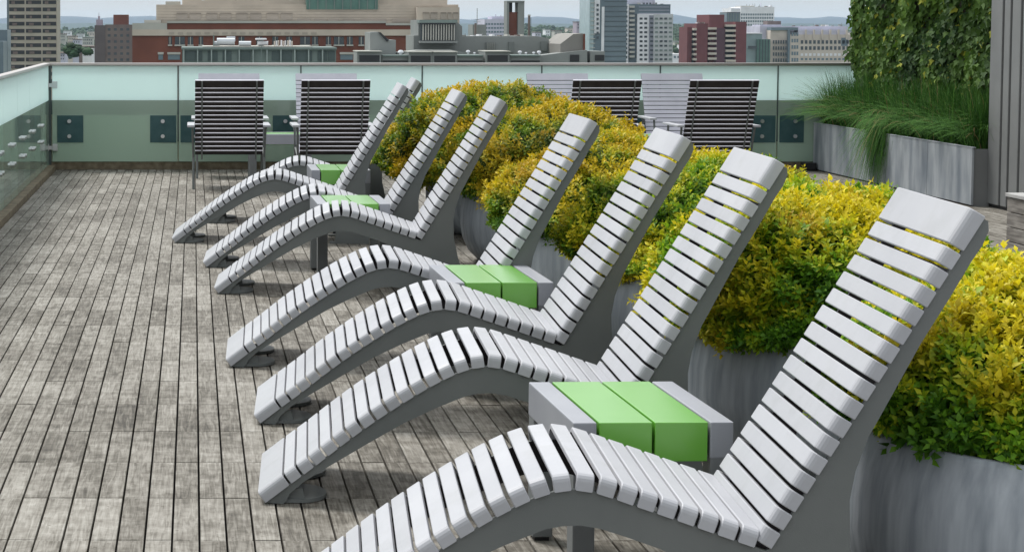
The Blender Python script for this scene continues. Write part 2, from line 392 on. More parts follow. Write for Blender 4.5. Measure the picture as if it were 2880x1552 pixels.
BL = float(np.hypot(*(back_b-back_a))); BP = (BL-.094)/16
bdir = (back_b-back_a)/BL
sm_back = slat_mesh('slat', BP-.0092); sm_top = slat_mesh('slat', .094)
upper = [tuple(p) for p in Qs[::4]]+[(1.157, .318)]
rear = [(1.636, 1.104), (1.648, 1.098), (1.650, 1.075), (1.636, 1.04), (1.612, 1.003), (1.565, .918), (1.503, .813), (1.450, .71), (1.414, .64), (1.390, .595), (1.360, .51), (1.348, .44), (1.351, .33), (1.375, .22), (1.41, .11), (1.45, .012), (1.45, 0)]
lower = [(1.13, 0), (1.135, .012), (1.142, .09), (1.118, .17), (1.06, .240), (.985, .287), (.91, .318), (.837, .343), (.772, .363), (.725, .370), (.685, .368), (.643, .359), (.55, .320), (.44, .266), (.332, .202), (.207, .126), (.125, .074), (.08, .035), (.07, .012), (.06, 0)]
def side_plate(y0, y1):
    back = [tuple(back_a+bdir*t) for t in np.linspace(0, BL, 8)]
    up = upper+back
    m = MB()
    # strip between the upper edge (slat line) and the lower/rear edge, so the concave outline triangulates cleanly
    poly = up+rear+lower
    tris = tessellate_polygon([[Vector((x, z, 0)) for x, z in poly]]); n = len(poly)
    m.add([(x, y0, z) for x, z in poly]+[(x, y1, z) for x, z in poly],
          [tuple(t) for t in tris]+[tuple(i+n for i in reversed(t)) for t in tris]+[(i, (i+1) % n, (i+1) % n+n, i+n) for i in range(n)])
    return m
def make_lounger():
    root = empty('sun_lounger', (0, 0, 0))
    hs_ = W/2
    for sgn in (-1, 1):
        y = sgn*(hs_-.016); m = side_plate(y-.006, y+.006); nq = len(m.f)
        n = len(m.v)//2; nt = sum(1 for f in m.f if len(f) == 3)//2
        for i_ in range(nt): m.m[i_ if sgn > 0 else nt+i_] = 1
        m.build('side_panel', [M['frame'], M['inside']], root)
    # cross bars under the slats
    for (x, z) in ((.30, .215), (.71, .40), (1.06, .30), (1.27, .42), (1.42, .70), (1.57, .97)):
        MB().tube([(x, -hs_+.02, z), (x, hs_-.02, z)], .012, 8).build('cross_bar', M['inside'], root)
    # rear box panel between the side panels, closed shell behind the back
    # glides
    for sgn in (-1, 1):
        yc = sgn*(hs_-.13); pl = []
        for k in range(13): a = -math.pi/2+k*math.pi/12; pl.append((.115+.085*math.cos(a), yc+.11*math.sin(a)))
        pl += [(.06, yc+.11), (.06, yc-.11)]
        m = MB(); m.prism(pl, 'z', .002, .014)
        m.prism([(.065, .014), (.13, .014), (.12, .05), (.09, .045)], 'y', yc-.10, yc-.09)
        m.build('foot_plate', M['frame'], root)
        yc = sgn*(hs_-.05); m = MB(); m.cbox(1.10, 1.47, yc-.04, yc+.04, 0, .012, .003); m.build('foot_plate', M['frame'], root)
    # slats of the seat
    def put(me, p, d):
        ang = -math.atan2(d[1], d[0]); o = inst('slat', me, root, (p[0], 0, p[1]), (0, ang, 0)); return o
    p, q = on_curve(0), on_curve(.10); d = (q-p)/np.hypot(*(q-p)); put(sm_foot, p+d*.001, d)
    for k in range(24):
        s0 = .104+k*PITCH_S+.003; p, q = on_curve(s0), on_curve(s0+PITCH_S-.006); d = (q-p)/np.hypot(*(q-p)); put(sm_reg, p, d)
    for k in range(16):
        p = back_a+bdir*(k*BP+.002); put(sm_back, p, bdir)
    p = back_a+bdir*(16*BP+.002); put(sm_top, p, bdir)
    return root
spots = [(.190, 4.66, 4.0, 'nearest sun lounger, its foot end cut off by the bottom of the picture'),
         (.232, 6.337, 3.3, 'sun lounger just behind the nearest green-topped side table'),
         (.258, 7.62, 3.3, 'third sun lounger from the front, its knee bend before the second side table'),
         (.169, 8.905, 2.0, 'fourth sun lounger from the front, seat passing behind the second side table'),
         (.142, 11.36, 3.3, 'fifth sun lounger from the front, in front of the third side table'),
         (.084, 12.60, 2.5, 'sixth sun lounger from the front, just behind the third side table'),
         (-.131, 14.03, 2.5, 'seventh sun lounger, whose foot reaches furthest left on the deck'),
         (.120, 15.44, 3.0, 'farthest sun lounger, behind the last small side table')]
proto = make_lounger()
for i, (x, y, a, lab) in enumerate(spots):
    o = proto if i == 0 else copy_tree(proto)
    ra = R(a)
    # x, y is the near front corner; the root sits on the long axis
    o.location = (x+math.sin(ra)*W/2, y+math.cos(ra)*W/2, 0); o.rotation_euler = (0, 0, -ra)
    tag(o, lab, 'sun lounger', 'slatted sun loungers in a row on the deck')
# ================================================================== SIDE TABLES
def make_table():
    root = empty('side_table', (0, 0, 0))
    wx, wy, h = .44, .62, .47; gw, gp, st = .145, .0075, .064
    for sx in (-1, 1):     # grey U-frames, each with beam and two legs
        x0, x1 = (-wx/2, -wx/2+st) if sx < 0 else (wx/2-st, wx/2)
        m = MB(); m.cbox(x0, x1, -wy/2, wy/2, h-.10, h, .004); m.build('side_frame', M['table_grey'], root)
        for sy in (-1, 1):
            a, b = (-wy/2+.001, -wy/2+.075) if sy < 0 else (wy/2-.075, wy/2-.001)
            MB().cbox(x0+.0015, x1-.0015, a, b, .012, h-.09, .004).build('leg', M['leg_grey'], root)
            MB().box(x0+.01, x1-.01, a+.01, b-.01, 0, .013).build('foot_pad', M['black'], root)
    for k in range(2):
        x0 = -wx/2+st+gp+k*(gw+gp); m = MB(); m.cbox(x0, x0+gw, -wy/2, wy/2, h-.108, h, .0025); m.build('green_top', M['green'], root)
    m = MB().box(-wx/2+.03, wx/2-.03, -wy/2+.05, wy/2-.05, h-.09, h-.02); m.build('carcass', M['black'], root)
    m = MB().box(-wx/2+st, wx/2-st, wy/2-.07, wy/2-.04, h-.17, h-.109); m.build('back_rail', M['black'], root)
    return root
tproto = make_table()
for i, (x, y, a, lab) in enumerate([(1.245, 5.65, -1.6, 'nearest side table, two bright green top panels between grey ends'),
        (1.288, 8.58, -1.2, 'green-topped side table between the third and fourth loungers'),
        (.965, 12.24, -1.0, 'green-topped side table half hidden by the fifth lounger'),
        (1.10, 15.03, 0, 'farthest low green side table, beside the backs of the last loungers'),
        (.86, 19.75, 90, 'pale green topped table between the two left-hand pairs of chairs'),
        (4.47, 19.5, 90, 'pale green topped table between the two right-hand pairs of chairs')]):
    o = tproto if i == 0 else copy_tree(tproto)
    o.location = (x, y, 0); o.rotation_euler = (0, 0, R(-a)); tag(o, lab, 'side table', 'green-topped side tables')
# ================================================================== UPRIGHT CHAIRS AT THE FAR END
def chan(name, x0, x1, hgt, t=.030):
    """open channel slat: pale painted skin, shade of the hollow painted near-black; lies in xz with y the thickness"""
    m = MB(); w = .004
    m.box(x0, x1, 0, w, 0, hgt, 0)                                  # face (front, towards the sitter)
    m.box(x0, x1, w+.0002, t, hgt-w, hgt, 0); m.box(x0, x1, w+.0002, t, 0, w, 1)  # pale top lip, dark lower lip: lit and shaded sides put into the colours
    m.box(x0+.001, x1-.001, w+.0005, w+.004, w+.0003, hgt-w-.0003, 1)
    m.box(x0, x0+w, w+.0002, t, w+.0002, hgt-w-.0002, 1); m.box(x1-w, x1, w+.0002, t, w+.0002, hgt-w-.0002, 1)
    m.box(x0+.004, x1-.004, t-.006, t-.003, w+.0004, hgt-w-.0004, 1)  # dark sheet across the open side stands in for shade in the hollow
    return m.mesh(name, [M['chair_light'], M['chair_back']])
cs_reg = chan('slat', -.32, .32, .0385, .016); cs_top = chan('slat', -.32, .32, .075, .019)
def make_chair():
    """faces +Y: the back leans towards -Y"""
    root = empty('armchair', (0, 0, 0))
    lean = R(24); top = .0
    p0 = Vector((0, 0, .33)); d = Vector((0, -math.sin(lean), math.cos(lean)))
    for k in range(15):
        p = p0+d*(k*.0468); inst('slat', cs_reg, root, (0, p.y, p.z), (lean, 0, 0)).scale = (1, -1, 1)
    p = p0+d*(15*.0468); inst('slat', cs_top, root, (0, p.y, p.z), (lean, 0, 0)).scale = (1, -1, 1)
    for k in range(10):
        y = .03+k*.0468; inst('slat', cs_reg, root, (0, y, .335+.05*k/9), (R(-84), 0, 0))
    for sx in (-1, 1):
        x = sx*.255
        MB().tube([tuple(Vector((x, -.036, .28))+d*0), tuple(Vector((x, -.036, 0))+p0+d*.765)], .008, 8).build('back_stay', M['frame'], root)
        x = sx*.335
        MB().tube([(x, -.10, .0), (x, -.02, .30), (x, .42, .36), (x, .50, .0)], .012, 8).build('leg', M['frame'], root)
        MB().tube([(x, -.02, .30), (x+sx*.01, -.12, .585)], .011, 8).build('arm_support', M['frame'], root)
        MB().tube([(x+sx*.01, .40, .595), (x, .47, .2)], .011, 8).build('arm_support', M['frame'], root)
        m = MB(); m.cbox(x-.012 if sx > 0 else x-.058, x+.058 if sx > 0 else x+.012, -.16, .44, .587, .608, .005); m.build('armrest', M['slat'], root)
    return root
cproto = make_chair(); first = True
for (xc, yb, face, lab) in [(.335, 18.75, 0, 'chair seen from behind, dark slatted back, leftmost of the four near the far glass'),
        (1.325, 18.75, 0, 'chair seen from behind, dark slatted back, beside the farthest loungers'),
        (3.86, 18.8, 0, 'chair seen from behind, dark slatted back rising from the yellow shrubs'),
        (4.94, 18.75, 0, 'rightmost chair seen from behind, dark slatted back before the glass'),
        (.372, 20.45, 180, 'pale chair facing the camera, hidden but for its top behind the leftmost dark chair'),
        (1.39, 20.45, 180, 'pale chair facing the camera, mostly hidden behind the second dark chair'),
        (3.81, 20.45, 180, 'pale slatted chair facing the camera, behind the yellow shrub tops'),
        (5.01, 20.45, 180, 'pale slatted chair facing the camera, between the two right dark chairs')]:
    o = cproto if first else copy_tree(cproto); first = False
    o.location = (xc, yb, 0); o.rotation_euler = (0, 0, R(face)); tag(o, lab, 'chair', 'upright slatted chairs at the far end')
# ================================================================== LEAF MESHES
def fast_mesh(name, V, Fc, cols, mat, smooth=False):
    """V (n,3), Fc (m,3) triangles, cols (m,3) colour of each triangle"""
    me = bpy.data.meshes.new(name); n, m = len(V), len(Fc)
    me.vertices.add(n); me.vertices.foreach_set('co', np.asarray(V, np.float32).ravel())
    me.loops.add(m*3); me.loops.foreach_set('vertex_index', np.asarray(Fc, np.int32).ravel())
    me.polygons.add(m); me.polygons.foreach_set('loop_start', np.arange(0, m*3, 3, dtype=np.int32)); me.polygons.foreach_set('loop_total', np.full(m, 3, np.int32))
    a = me.attributes.new('col', 'FLOAT_COLOR', 'FACE'); c4 = np.ones((m, 4), np.float32); c4[:, :3] = cols; a.data.foreach_set('color', c4.ravel())
    me.materials.append(mat); me.update(calc_edges=True); me.validate()
    return me
def frames(dirs, ups):
    """orthonormal frames with x along dirs and z near ups"""
    d = dirs/np.linalg.norm(dirs, axis=1, keepdims=True)
    y = np.cross(ups, d); y /= np.linalg.norm(y, axis=1, keepdims=True)+1e-9
    return d, y, np.cross(d, y)
def leaves(P, Dn, Up, L, Wd, fold=.25, droop=.15):
    """folded pointed leaves: 5 vertices, 4 triangles each"""
    x, y, z = frames(Dn, Up); n = len(P); L = L[:, None]; Wd = Wd[:, None]
    b = P; mid = P+x*L*.45+z*L*.04; t = P+x*L-z*L*droop
    l = P+x*L*.42+y*Wd*.5+z*Wd*fold; r = P+x*L*.42-y*Wd*.5+z*Wd*fold
    V = np.stack([b, mid, t, l, r], 1).reshape(-1, 3)
    o = (np.arange(n)*5)[:, None, None]
    Fc = (np.array([[0, 1, 3], [1, 2, 3], [0, 4, 1], [1, 4, 2]])[None]+o).reshape(-1, 3)
    return V, Fc
YEL = np.array([.68, .58, .02]); ORG = np.array([.48, .29, .03]); LIM = np.array([.42, .50, .02]); GRN = np.array([.17, .36, .015]); DGR = np.array([.06, .17, .012]); BRN = np.array([.26, .10, .035])
def vnoise(P, s, seed=0):
    out = np.empty(len(P))
    o = Vector((seed*13.7, seed*7.1, seed*3.3))
    for i, p in enumerate(P): out[i] = noise.noise(Vector(p)*s+o)
    return out
def shrub(cx, cy, rad, rx, zc, up, down, nspr, seed, label, lscale=1., single=0, bulge=None, warm=0., tone=(1, 1, 1)):
    root = empty('flowering_shrub', (cx, cy, 0), label, 'shrub', 'golden shrubs overflowing round planters')
    g = np.random.default_rng(seed)
    # directions over the mound
    n0 = nspr; d = g.normal(size=(n0*2, 3)); d /= np.linalg.norm(d, axis=1, keepdims=True)
    d = d[d[:, 2] > -.72]
    keep = (g.random(len(d)) < np.where(d[:, 1] > .45, .45, 1.)); d = d[keep][:n0]
    def surf(d, k=1.):
        q = np.stack([d[:, 0]*rx, d[:, 1]*rad, np.where(d[:, 2] > 0, d[:, 2]*up, d[:, 2]*down)], 1)
        lump = 1+.15*vnoise(d, 2.1, seed)+.10*vnoise(d, 5.2, seed+3)+.045*vnoise(d, 11, seed+5)
        # flatter top, hanging skirt
        return q*(lump[:, None]*k)
    P = surf(d)
    nrm = np.stack([d[:, 0]/rx, d[:, 1]/rad, d[:, 2]/up], 1); nrm /= np.linalg.norm(nrm, axis=1, keepdims=True)
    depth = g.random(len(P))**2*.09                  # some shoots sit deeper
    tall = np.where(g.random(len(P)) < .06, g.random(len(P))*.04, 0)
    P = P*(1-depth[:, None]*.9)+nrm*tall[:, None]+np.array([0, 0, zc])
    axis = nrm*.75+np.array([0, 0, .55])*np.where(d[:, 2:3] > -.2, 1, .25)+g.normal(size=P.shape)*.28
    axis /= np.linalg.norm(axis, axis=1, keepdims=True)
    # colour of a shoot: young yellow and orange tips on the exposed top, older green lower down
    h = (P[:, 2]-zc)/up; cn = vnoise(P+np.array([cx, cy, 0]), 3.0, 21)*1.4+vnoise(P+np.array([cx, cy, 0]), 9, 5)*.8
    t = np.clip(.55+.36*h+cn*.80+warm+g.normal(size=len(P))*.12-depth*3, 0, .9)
    orn = np.clip(vnoise(P+np.array([cx, cy, 0]), 4.2, 77)*1.8-.50+g.normal(size=len(P))*.12, 0, 1)*np.clip(.55+h*.4+warm, 0, 1)
    nl = 9; m = len(P)
    PP, DD, UU, LL, CC = [], [], [], [], []
    ax = axis; ref = np.where(np.abs(ax[:, 2:3]) < .9, np.array([[0, 0, 1.]]), np.array([[1., 0, 0]])); a1 = np.cross(ax, ref); a1 /= np.linalg.norm(a1, axis=1, keepdims=True); a2 = np.cross(ax, a1)
    ph0 = g.random(m)*6.28; sl = (.038+.022*g.random(m))*lscale
    for k in range(nl):
        f = k/(nl-1); ph = ph0+k*2.4+g.normal(size=m)*.2
        out = a1*np.cos(ph)[:, None]+a2*np.sin(ph)[:, None]
        tilt = .95-.75*f+g.normal(size=m)*.18
        DD.append(out*np.sin(tilt+.35)[:, None]+ax*np.cos(tilt+.35)[:, None])
        PP.append(P+ax*(sl*(f-.55))[:, None]+out*.003)
        UU.append(ax+g.normal(size=ax.shape)*.15)
        LL.append((.028-.009*f)*(.75+.5*g.random(m))*lscale)
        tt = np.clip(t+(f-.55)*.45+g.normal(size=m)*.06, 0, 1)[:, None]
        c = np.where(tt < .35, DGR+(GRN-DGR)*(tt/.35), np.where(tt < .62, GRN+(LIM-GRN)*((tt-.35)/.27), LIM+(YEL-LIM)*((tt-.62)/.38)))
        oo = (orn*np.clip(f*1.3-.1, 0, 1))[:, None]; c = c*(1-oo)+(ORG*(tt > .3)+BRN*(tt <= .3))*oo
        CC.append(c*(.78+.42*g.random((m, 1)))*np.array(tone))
    PP, DD, UU, LL, CC = map(np.concatenate, (PP, DD, UU, LL, CC))
    if single:      # the leaves that show largest: each an object
        toCam = np.array([-cx, -cy, H-zc]); toCam /= np.linalg.norm(toCam)
        dist = PP@toCam+g.random(len(PP))*.22-.9*np.abs(PP[:, 0]+.1)*0
        dist = np.where(np.abs(np.tile(nrm, (nl, 1))[:, 1]) > .1, dist, -9)
        order = np.argsort(-(dist+LL*6))[:single*3]; order = g.permutation(order)[:single]
        pal = []
        for q in range(8):
            c = CC[order[q::8]].mean(0)
        V, Fc = leaves(np.zeros((1, 3)), np.array([[1., 0, 0]]), np.array([[0, 0, 1.]]), np.array([1.]), np.array([.56]))
        key = (CC[order]@np.array([1, .2, 0])); qs = np.argsort(key)
        groups = np.array_split(qs, 12)
        for gi in groups:
            col = CC[order[gi]].mean(0); me = fast_mesh('leaf', V, Fc, np.repeat(col[None], 4, 0), M['leaf'])
            X, Y_, Z = frames(DD[order[gi]], UU[order[gi]])
            for a_, i_ in enumerate(order[gi]):
                s = float(LL[i_])*1.12; o = bpy.data.objects.new('leaf', me); C.objects.link(o); o.parent = root
                mt = Matrix((X[a_], Y_[a_], Z[a_])).transposed().to_4x4()
                o.matrix_local = Matrix.Translation(Vector(PP[i_]))@mt@Matrix.Scale(s, 4)
        msk = np.ones(len(PP), bool); msk[order] = False; PP, DD, UU, LL, CC = PP[msk], DD[msk], UU[msk], LL[msk], CC[msk]
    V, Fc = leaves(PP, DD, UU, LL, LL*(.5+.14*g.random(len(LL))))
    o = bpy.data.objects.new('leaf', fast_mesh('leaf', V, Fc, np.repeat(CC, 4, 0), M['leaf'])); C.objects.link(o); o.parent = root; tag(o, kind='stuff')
    # twigs and the dark inside of the bush
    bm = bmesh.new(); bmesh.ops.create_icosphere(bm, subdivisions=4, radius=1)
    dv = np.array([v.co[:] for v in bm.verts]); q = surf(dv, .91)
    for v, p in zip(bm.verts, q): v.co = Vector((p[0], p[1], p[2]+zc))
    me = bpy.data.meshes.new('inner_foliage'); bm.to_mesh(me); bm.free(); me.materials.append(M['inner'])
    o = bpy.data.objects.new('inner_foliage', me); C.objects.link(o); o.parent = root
    mb = MB()
    for k in range(40):
        a = g.random()*6.28; e = .2+g.random()*1.1; r_ = .9
        p1 = (rx*math.cos(a)*math.cos(e)*r_, rad*math.sin(a)*math.cos(e)*r_, zc+up*math.sin(e)*r_)
        mb.tube([(p1[0]*.15, p1[1]*.15, zc-down*.5), (p1[0]*.6, p1[1]*.6, zc+(p1[2]-zc)*.5), p1], .006, 5, r2=.003)
    b = mb.mesh('twig', M['bark']); o = bpy.data.objects.new('twig', b); C.objects.link(o); o.parent = root; tag(o, kind='stuff')
    return root
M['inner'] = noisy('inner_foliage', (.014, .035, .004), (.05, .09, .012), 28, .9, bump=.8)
pots = [(2.42, 5.12, .66, 'round grey planter nearest the camera, at the right edge'),
        (2.42, 7.05, .60, 'round grey planter behind the nearest lounger back'),
        (2.42, 9.00, .60, 'round grey planter behind the third lounger'),
        (2.42, 10.95, .60, 'round grey planter behind the fourth lounger'),
        (2.40, 12.90, .60, 'round grey planter behind the fifth lounger'),
        (2.40, 14.85, .60, 'farthest round grey planter, behind the seventh lounger')]
for cx, cy, r_, lab in pots:
    root = empty('round_planter', (cx, cy, 0), lab, 'planter', 'round streaked planters in a row')
    k = r_/.6
    prof = [(.0, .003), (.50*k, .003), (.54*k, .02), (.60*k, .08), (.635*k, .16), (.65*k, .25), (.648*k, .34), (.635*k, .42), (.615*k, .49), (.61*k, .507), (.592*k, .508), (.585*k, .50), (.58*k, .45)]
    MB().lathe([(a, b) for a, b in prof], cx, cy, 64).build('shell', M['pot'], root, smooth=True)
    MB().lathe([(.60*k, .455), (.3*k, .47), (.0, .475)], cx, cy, 32).build('soil', M['soil'], root, smooth=True)
shrub(2.55, 5.20, .74, .84, .55, .36, .10, 11000, 1, 'golden shrub filling the nearest planter at the right edge', 1.25, single=300, warm=-.08, tone=(1, 1, 1))
shrub(2.28, 7.10, .70, .60, .54, .41, .13, 8800, 2, 'bright yellow shrub behind the nearest lounger back', 1.15, single=300, warm=.06, tone=(1, 1, 1))
shrub(2.34, 9.05, .68, .62, .52, .41, .16, 7000, 3, 'yellow-green shrub between the second and third lounger backs', 1.05, single=300, warm=.02, tone=(.98, .96, 1))
shrub(2.32, 10.95, .68, .66, .51, .40, .13, 6000, 4, 'golden green shrub behind the fourth lounger back', 1.15, warm=-.02, tone=(.90, .80, .95))
shrub(2.36, 12.90, .72, .72, .54, .45, .10, 5200, 5, 'green and ochre shrub behind the fifth lounger back', 1.25, warm=-.12, tone=(.84, .72, .9))
shrub(2.24, 14.85, .80, .82, .56, .52, .26, 4800, 6, 'farthest ochre-tinted shrub, before the far glass', 1.35, warm=-.08, tone=(.84, .70, .9))
# ================================================================== RIGHT SIDE: zinc planter with grass, ivy wall, louvres
XP = 6.64
pb = empty('trough_planter', (XP, 19, 0), 'long streaked zinc planter box below the ivy wall', 'planter')
ysp = [16.86, 17.89, 18.97, 20.05, 21.19]
for k in range(len(ysp)-1):
    MB().cbox(XP, XP+.02, ysp[k]+.003, ysp[k+1]-.003, .012, .50, .003).build('panel', M['zinc'], pb)
MB().box(XP+.02, 7.4, 16.88, 16.90, .0, .49).build('end_panel', M['louvre'], pb)
MB().box(XP+.022, 7.4, 16.91, 21.18, .0, .44).build('soil', M['soil'], pb)
MB().cbox(XP-.004, XP+.03, 16.85, 21.19, .50, .508, .002).build('rim', M['zinc'], pb)
g = np.random.default_rng(5)
nb = 11000
bx = XP+.05+g.random(nb)*.42; by = 16.95+g.random(nb)*4.15; by = by+.55*(np.round(by/.55)*.55-by)
nx_ = 900; bx[:nx_] = XP+.03+g.random(nx_)*.14; by[:nx_] = 18.95+g.random(nx_)*.42
clx = np.round(by/.62)*.62
ang = g.normal(size=nb)*.8+math.pi+.35; ang = np.where(g.random(nb) < .45, g.random(nb)*6.28, ang)
fall = (g.random(nb)**1.2)
spill = (by > 18.95) & (by < 19.35); out = np.where(spill, 1.0, np.where(by > 20.3, 1.2, .85)); ang[:nx_] = math.pi+g.normal(size=nx_)*.5
Lh = .44+g.random(nb)*.28
segs = 6; Vg = []; Fg = []; Cg = []
t = np.linspace(0, 1, segs+1)
lean = (.10+.62*fall)*out; lean[:nx_] = .12+.30*g.random(nx_)
hx = np.cos(ang); hy = np.sin(ang)+.15*g.normal(size=nb)
up0 = Lh*(.98-.40*fall)
drop = fall**2*np.where(spill, 1.2, .35)*(.7+.6*g.random(nb)); drop[:nx_] = .8+.75*g.random(nx_)
px = bx[:, None]+hx[:, None]*lean[:, None]*Lh[:, None]*(t**1.3)[None]*1.25
py = by[:, None]+hy[:, None]*lean[:, None]*Lh[:, None]*(t**1.3)[None]
pz = .45+up0[:, None]*(1.5*t-.5*t**2)[None]*.95-drop[:, None]*Lh[:, None]*(t**2.6)[None]
pz = np.where((px > XP-.0) & (pz < .47), .47, pz)
wd = (.0035*(1-t*.85))[None]*np.ones((nb, 1))*1.15
nx, ny = -hy, hx; nn = np.hypot(nx, ny); nx /= nn; ny /= nn
A = np.stack([px+nx[:, None]*wd, py+ny[:, None]*wd, pz], -1); B = np.stack([px-nx[:, None]*wd, py-ny[:, None]*wd, pz+.001], -1)
V = np.stack([A, B], 2).reshape(-1, 3)
f = []
for k in range(segs): f += [[2*k, 2*k+1, 2*k+3], [2*k, 2*k+3, 2*k+2]]
Fg = (np.array(f)[None]+(np.arange(nb)*2*(segs+1))[:, None, None]).reshape(-1, 3)
gc = np.array([.022, .085, .010])+(g.random((nb, 1))**2)*np.array([.085, .17, .03]); dry = g.random(nb) < .03; gc[dry] = (.3, .22, .1)
o = bpy.data.objects.new('ornamental_grass', fast_mesh('ornamental_grass', V, Fg, np.repeat(gc, segs*2, 0), M['grass'])); C.objects.link(o)
tag(o, 'long green ornamental grass spilling out of the zinc planter', 'grass', kind='stuff')
# ivy wall
XI = 7.08
iv = empty('ivy_wall', (XI, 19, 0), 'tall wall completely covered in dark green ivy', 'ivy wall')
MB().box(XI+.02, XI+.30, 16.95, 20.95, -.03, 3.6).build('wall', noisy('ivy_backing', (.02, .018, .014), (.07, .06, .045), 6, .9), iv)
ni = 30000
P = np.stack([np.full(ni, XI), 16.9+g.random(ni)*4.12, .35+g.random(ni)*3.2], 1)
lump = vnoise(P, 2.2, 3)*.11+vnoise(P, 6.5, 8)*.06
P[:, 0] += -.03-lump*1.3-g.random(ni)**2*.07
# end face wrapping round the far edge
ne = 2600; Pe = np.stack([XI-.06+g.random(ne)*.42, 20.98+g.random(ne)*.06, .35+g.random(ne)*3.2], 1); Pe[:, 1] += vnoise(Pe, 2.6, 4)*.16
P = np.concatenate([P, Pe]); ni += ne
dn = np.stack([-.30+g.normal(size=ni)*.2, g.normal(size=ni)*.5, -1+g.random(ni)*.6], 1)
upv = np.stack([-.75+g.normal(size=ni)*.3, -.75+g.normal(size=ni)*.4, .35+g.normal(size=ni)*.3], 1)
L = .045+.035*g.random(ni)
# three-lobed leaf, 8 vertices
tmpl = np.array([[0, 0, 0], [.30, .42, .05], [.46, .22, .07], [1.0, 0, -.08], [.46, -.22, .07], [.30, -.42, .05], [-.08, .22, .02], [-.08, -.22, .02], [.40, 0, .0]])
tf = np.array([[0, 8, 1], [8, 2, 1], [8, 3, 2], [8, 4, 3], [8, 5, 4], [8, 0, 5], [0, 1, 6], [0, 7, 5]])
x, y, z = frames(dn, upv)
def ivy_mesh(P, x, y, z, L, col):
    V = P[:, None]+L[:, None, None]*(tmpl[None, :, 0:1]*x[:, None]+tmpl[None, :, 1:2]*y[:, None]+tmpl[None, :, 2:3]*z[:, None])
    Fc = (tf[None]+(np.arange(len(P))*len(tmpl))[:, None, None]).reshape(-1, 3)
    return V.reshape(-1, 3), Fc, np.repeat(col, len(tf), 0)
cv = vnoise(P, 1.6, 12)+.35*g.normal(size=ni)*.6
ct = np.clip(.38+cv*.8, 0, 1)[:, None]
col = np.array([.012, .042, .006])*(1-ct)+np.array([.085, .17, .014])*ct; yl = g.random(ni) < .04; col[yl] = (.28, .30, .03)
score = -P[:, 0]*2+np.where((P[:, 2] > .75) & (P[:, 2] < 1.85), 1, -5)+g.random(ni)*.5
order = np.argsort(-score)[:300]; msk = np.ones(ni, bool); msk[order] = False
o = bpy.data.objects.new('leaf', fast_mesh('leaf', *ivy_mesh(P[msk]-np.array([XI, 19, 0]), x[msk], y[msk], z[msk], L[msk], col[msk]), M['ivy'])); C.objects.link(o); o.parent = iv; tag(o, kind='stuff')
for gi in np.array_split(order[np.argsort(col[order][:, 1])], 8):
    V, Fc, cc = ivy_mesh(np.zeros((1, 3)), np.eye(3)[:1], np.eye(3)[1:2], np.eye(3)[2:3], np.array([1.]), col[gi].mean(0)[None])
    me = fast_mesh('leaf', V, Fc, cc, M['ivy'])
    for i in gi:
        o = bpy.data.objects.new('leaf', me); C.objects.link(o); o.parent = iv
        o.matrix_local = Matrix.Translation(Vector(P[i]-np.array([XI, 19, 0])))@Matrix((x[i], y[i], z[i])).transposed().to_4x4()@Matrix.Scale(float(L[i]), 4)
# louvred wall nearer the camera
lw = empty('louvred_wall', (6.78, 15, 0), 'tall grey metal wall with vertical grooves at the right edge', 'wall')
MB().box(6.86, 7.4, 4, 16.9, .0, 3.6).build('backing', M['louvre_dark'], lw)
ed = [16.9, 16.62, 16.46, 16.25, 15.7]
while ed[-1] > 5: ed += [ed[-1]-.16, ed[-1]-.37, ed[-1]-.92]
for a, c in zip(ed[:-1], ed[1:]): MB().cbox(6.78, 6.85, c+.022, a-.022, .03, 3.6, .006).build('panel', M['louvre'], lw)
MB().box(6.80, 6.86, 11, 16.88, 0, .03).build('base_track', M['black'], lw)
# timber clad block at the right edge
tb = empty('timber_seat', (5.75, 12.9, 0), 'grey timber clad seat block cut off by the right edge', 'bench')
timber = noisy('seat_timber', (.11, .10, .09), (.24, .225, .205), 6, .75, stretch=(1, 1, 9), bump=.3)
for k in range(4):
    MB().cbox(5.46, 6.2, 13.16, 13.20, .012+k*.098, .105+k*.098, .004).build('plank', timber, tb)
    MB().cbox(5.44, 5.46, 12.0, 13.2, .012+k*.098, .105+k*.098, .004).build('plank', timber, tb)
    MB().cbox(5.46, 6.2, 11.98, 12.0, .012+k*.098, .105+k*.098, .004).build('plank', timber, tb)
MB().cbox(5.43, 6.22, 11.97, 13.21, .405, .43, .004).build('top_slab', noisy('seat_top', (.3, .3, .3), (.4, .4, .39), 5, .6), tb)
MB().box(5.47, 6.18, 12.02, 13.14, 0, .4).build('carcass', M['black'], tb)
m = MB().cbox(6.50, 6.62, 21.0, 21.17, .0, .085, .006); m.box(6.52, 6.60, 20.985, 20.999, .02, .06)
m.build('floor_box', M['black'], label='small black box on the deck at the left end of the zinc planter', cat='floor box')
# ================================================================== CITY
ground = MB().box(-30000, 30000, 60, 45000, -62, -60).build('city_ground', noisy('ground_far', (.05, .08, .05), (.12, .14, .11), .004, .9), kind='structure')
def mat2(n, a, b=None, rough=.8, sc=.2, st=(1, 1, 1)): return noisy(n, a, b or tuple(min(1, x*1.18) for x in a), sc, rough, stretch=st)
BE = mat2('beige_concrete', (.33, .30, .25)); BEL = mat2('beige_stone', (.43, .38, .32)); BRK = mat2('red_brick', (.13, .045, .03), (.17, .06, .04)); PAL = mat2('pale_coping', (.36, .36, .33))
GRG = mat2('grey_green_metal', (.15, .19, .18)); GRY = mat2('grey_render', (.20, .215, .21)); DRK = new_mat('dark_opening', (.015, .017, .02), .6)
GLS = new_mat('dark_window', (.04, .055, .065), .2, 0, .6); GLL = new_mat('blue_window', (.12, .17, .2), .2, 0, .6); WHT = mat2('white_cladding', (.62, .63, .66)); LAV = mat2('lavender_cladding', (.42, .42, .50))
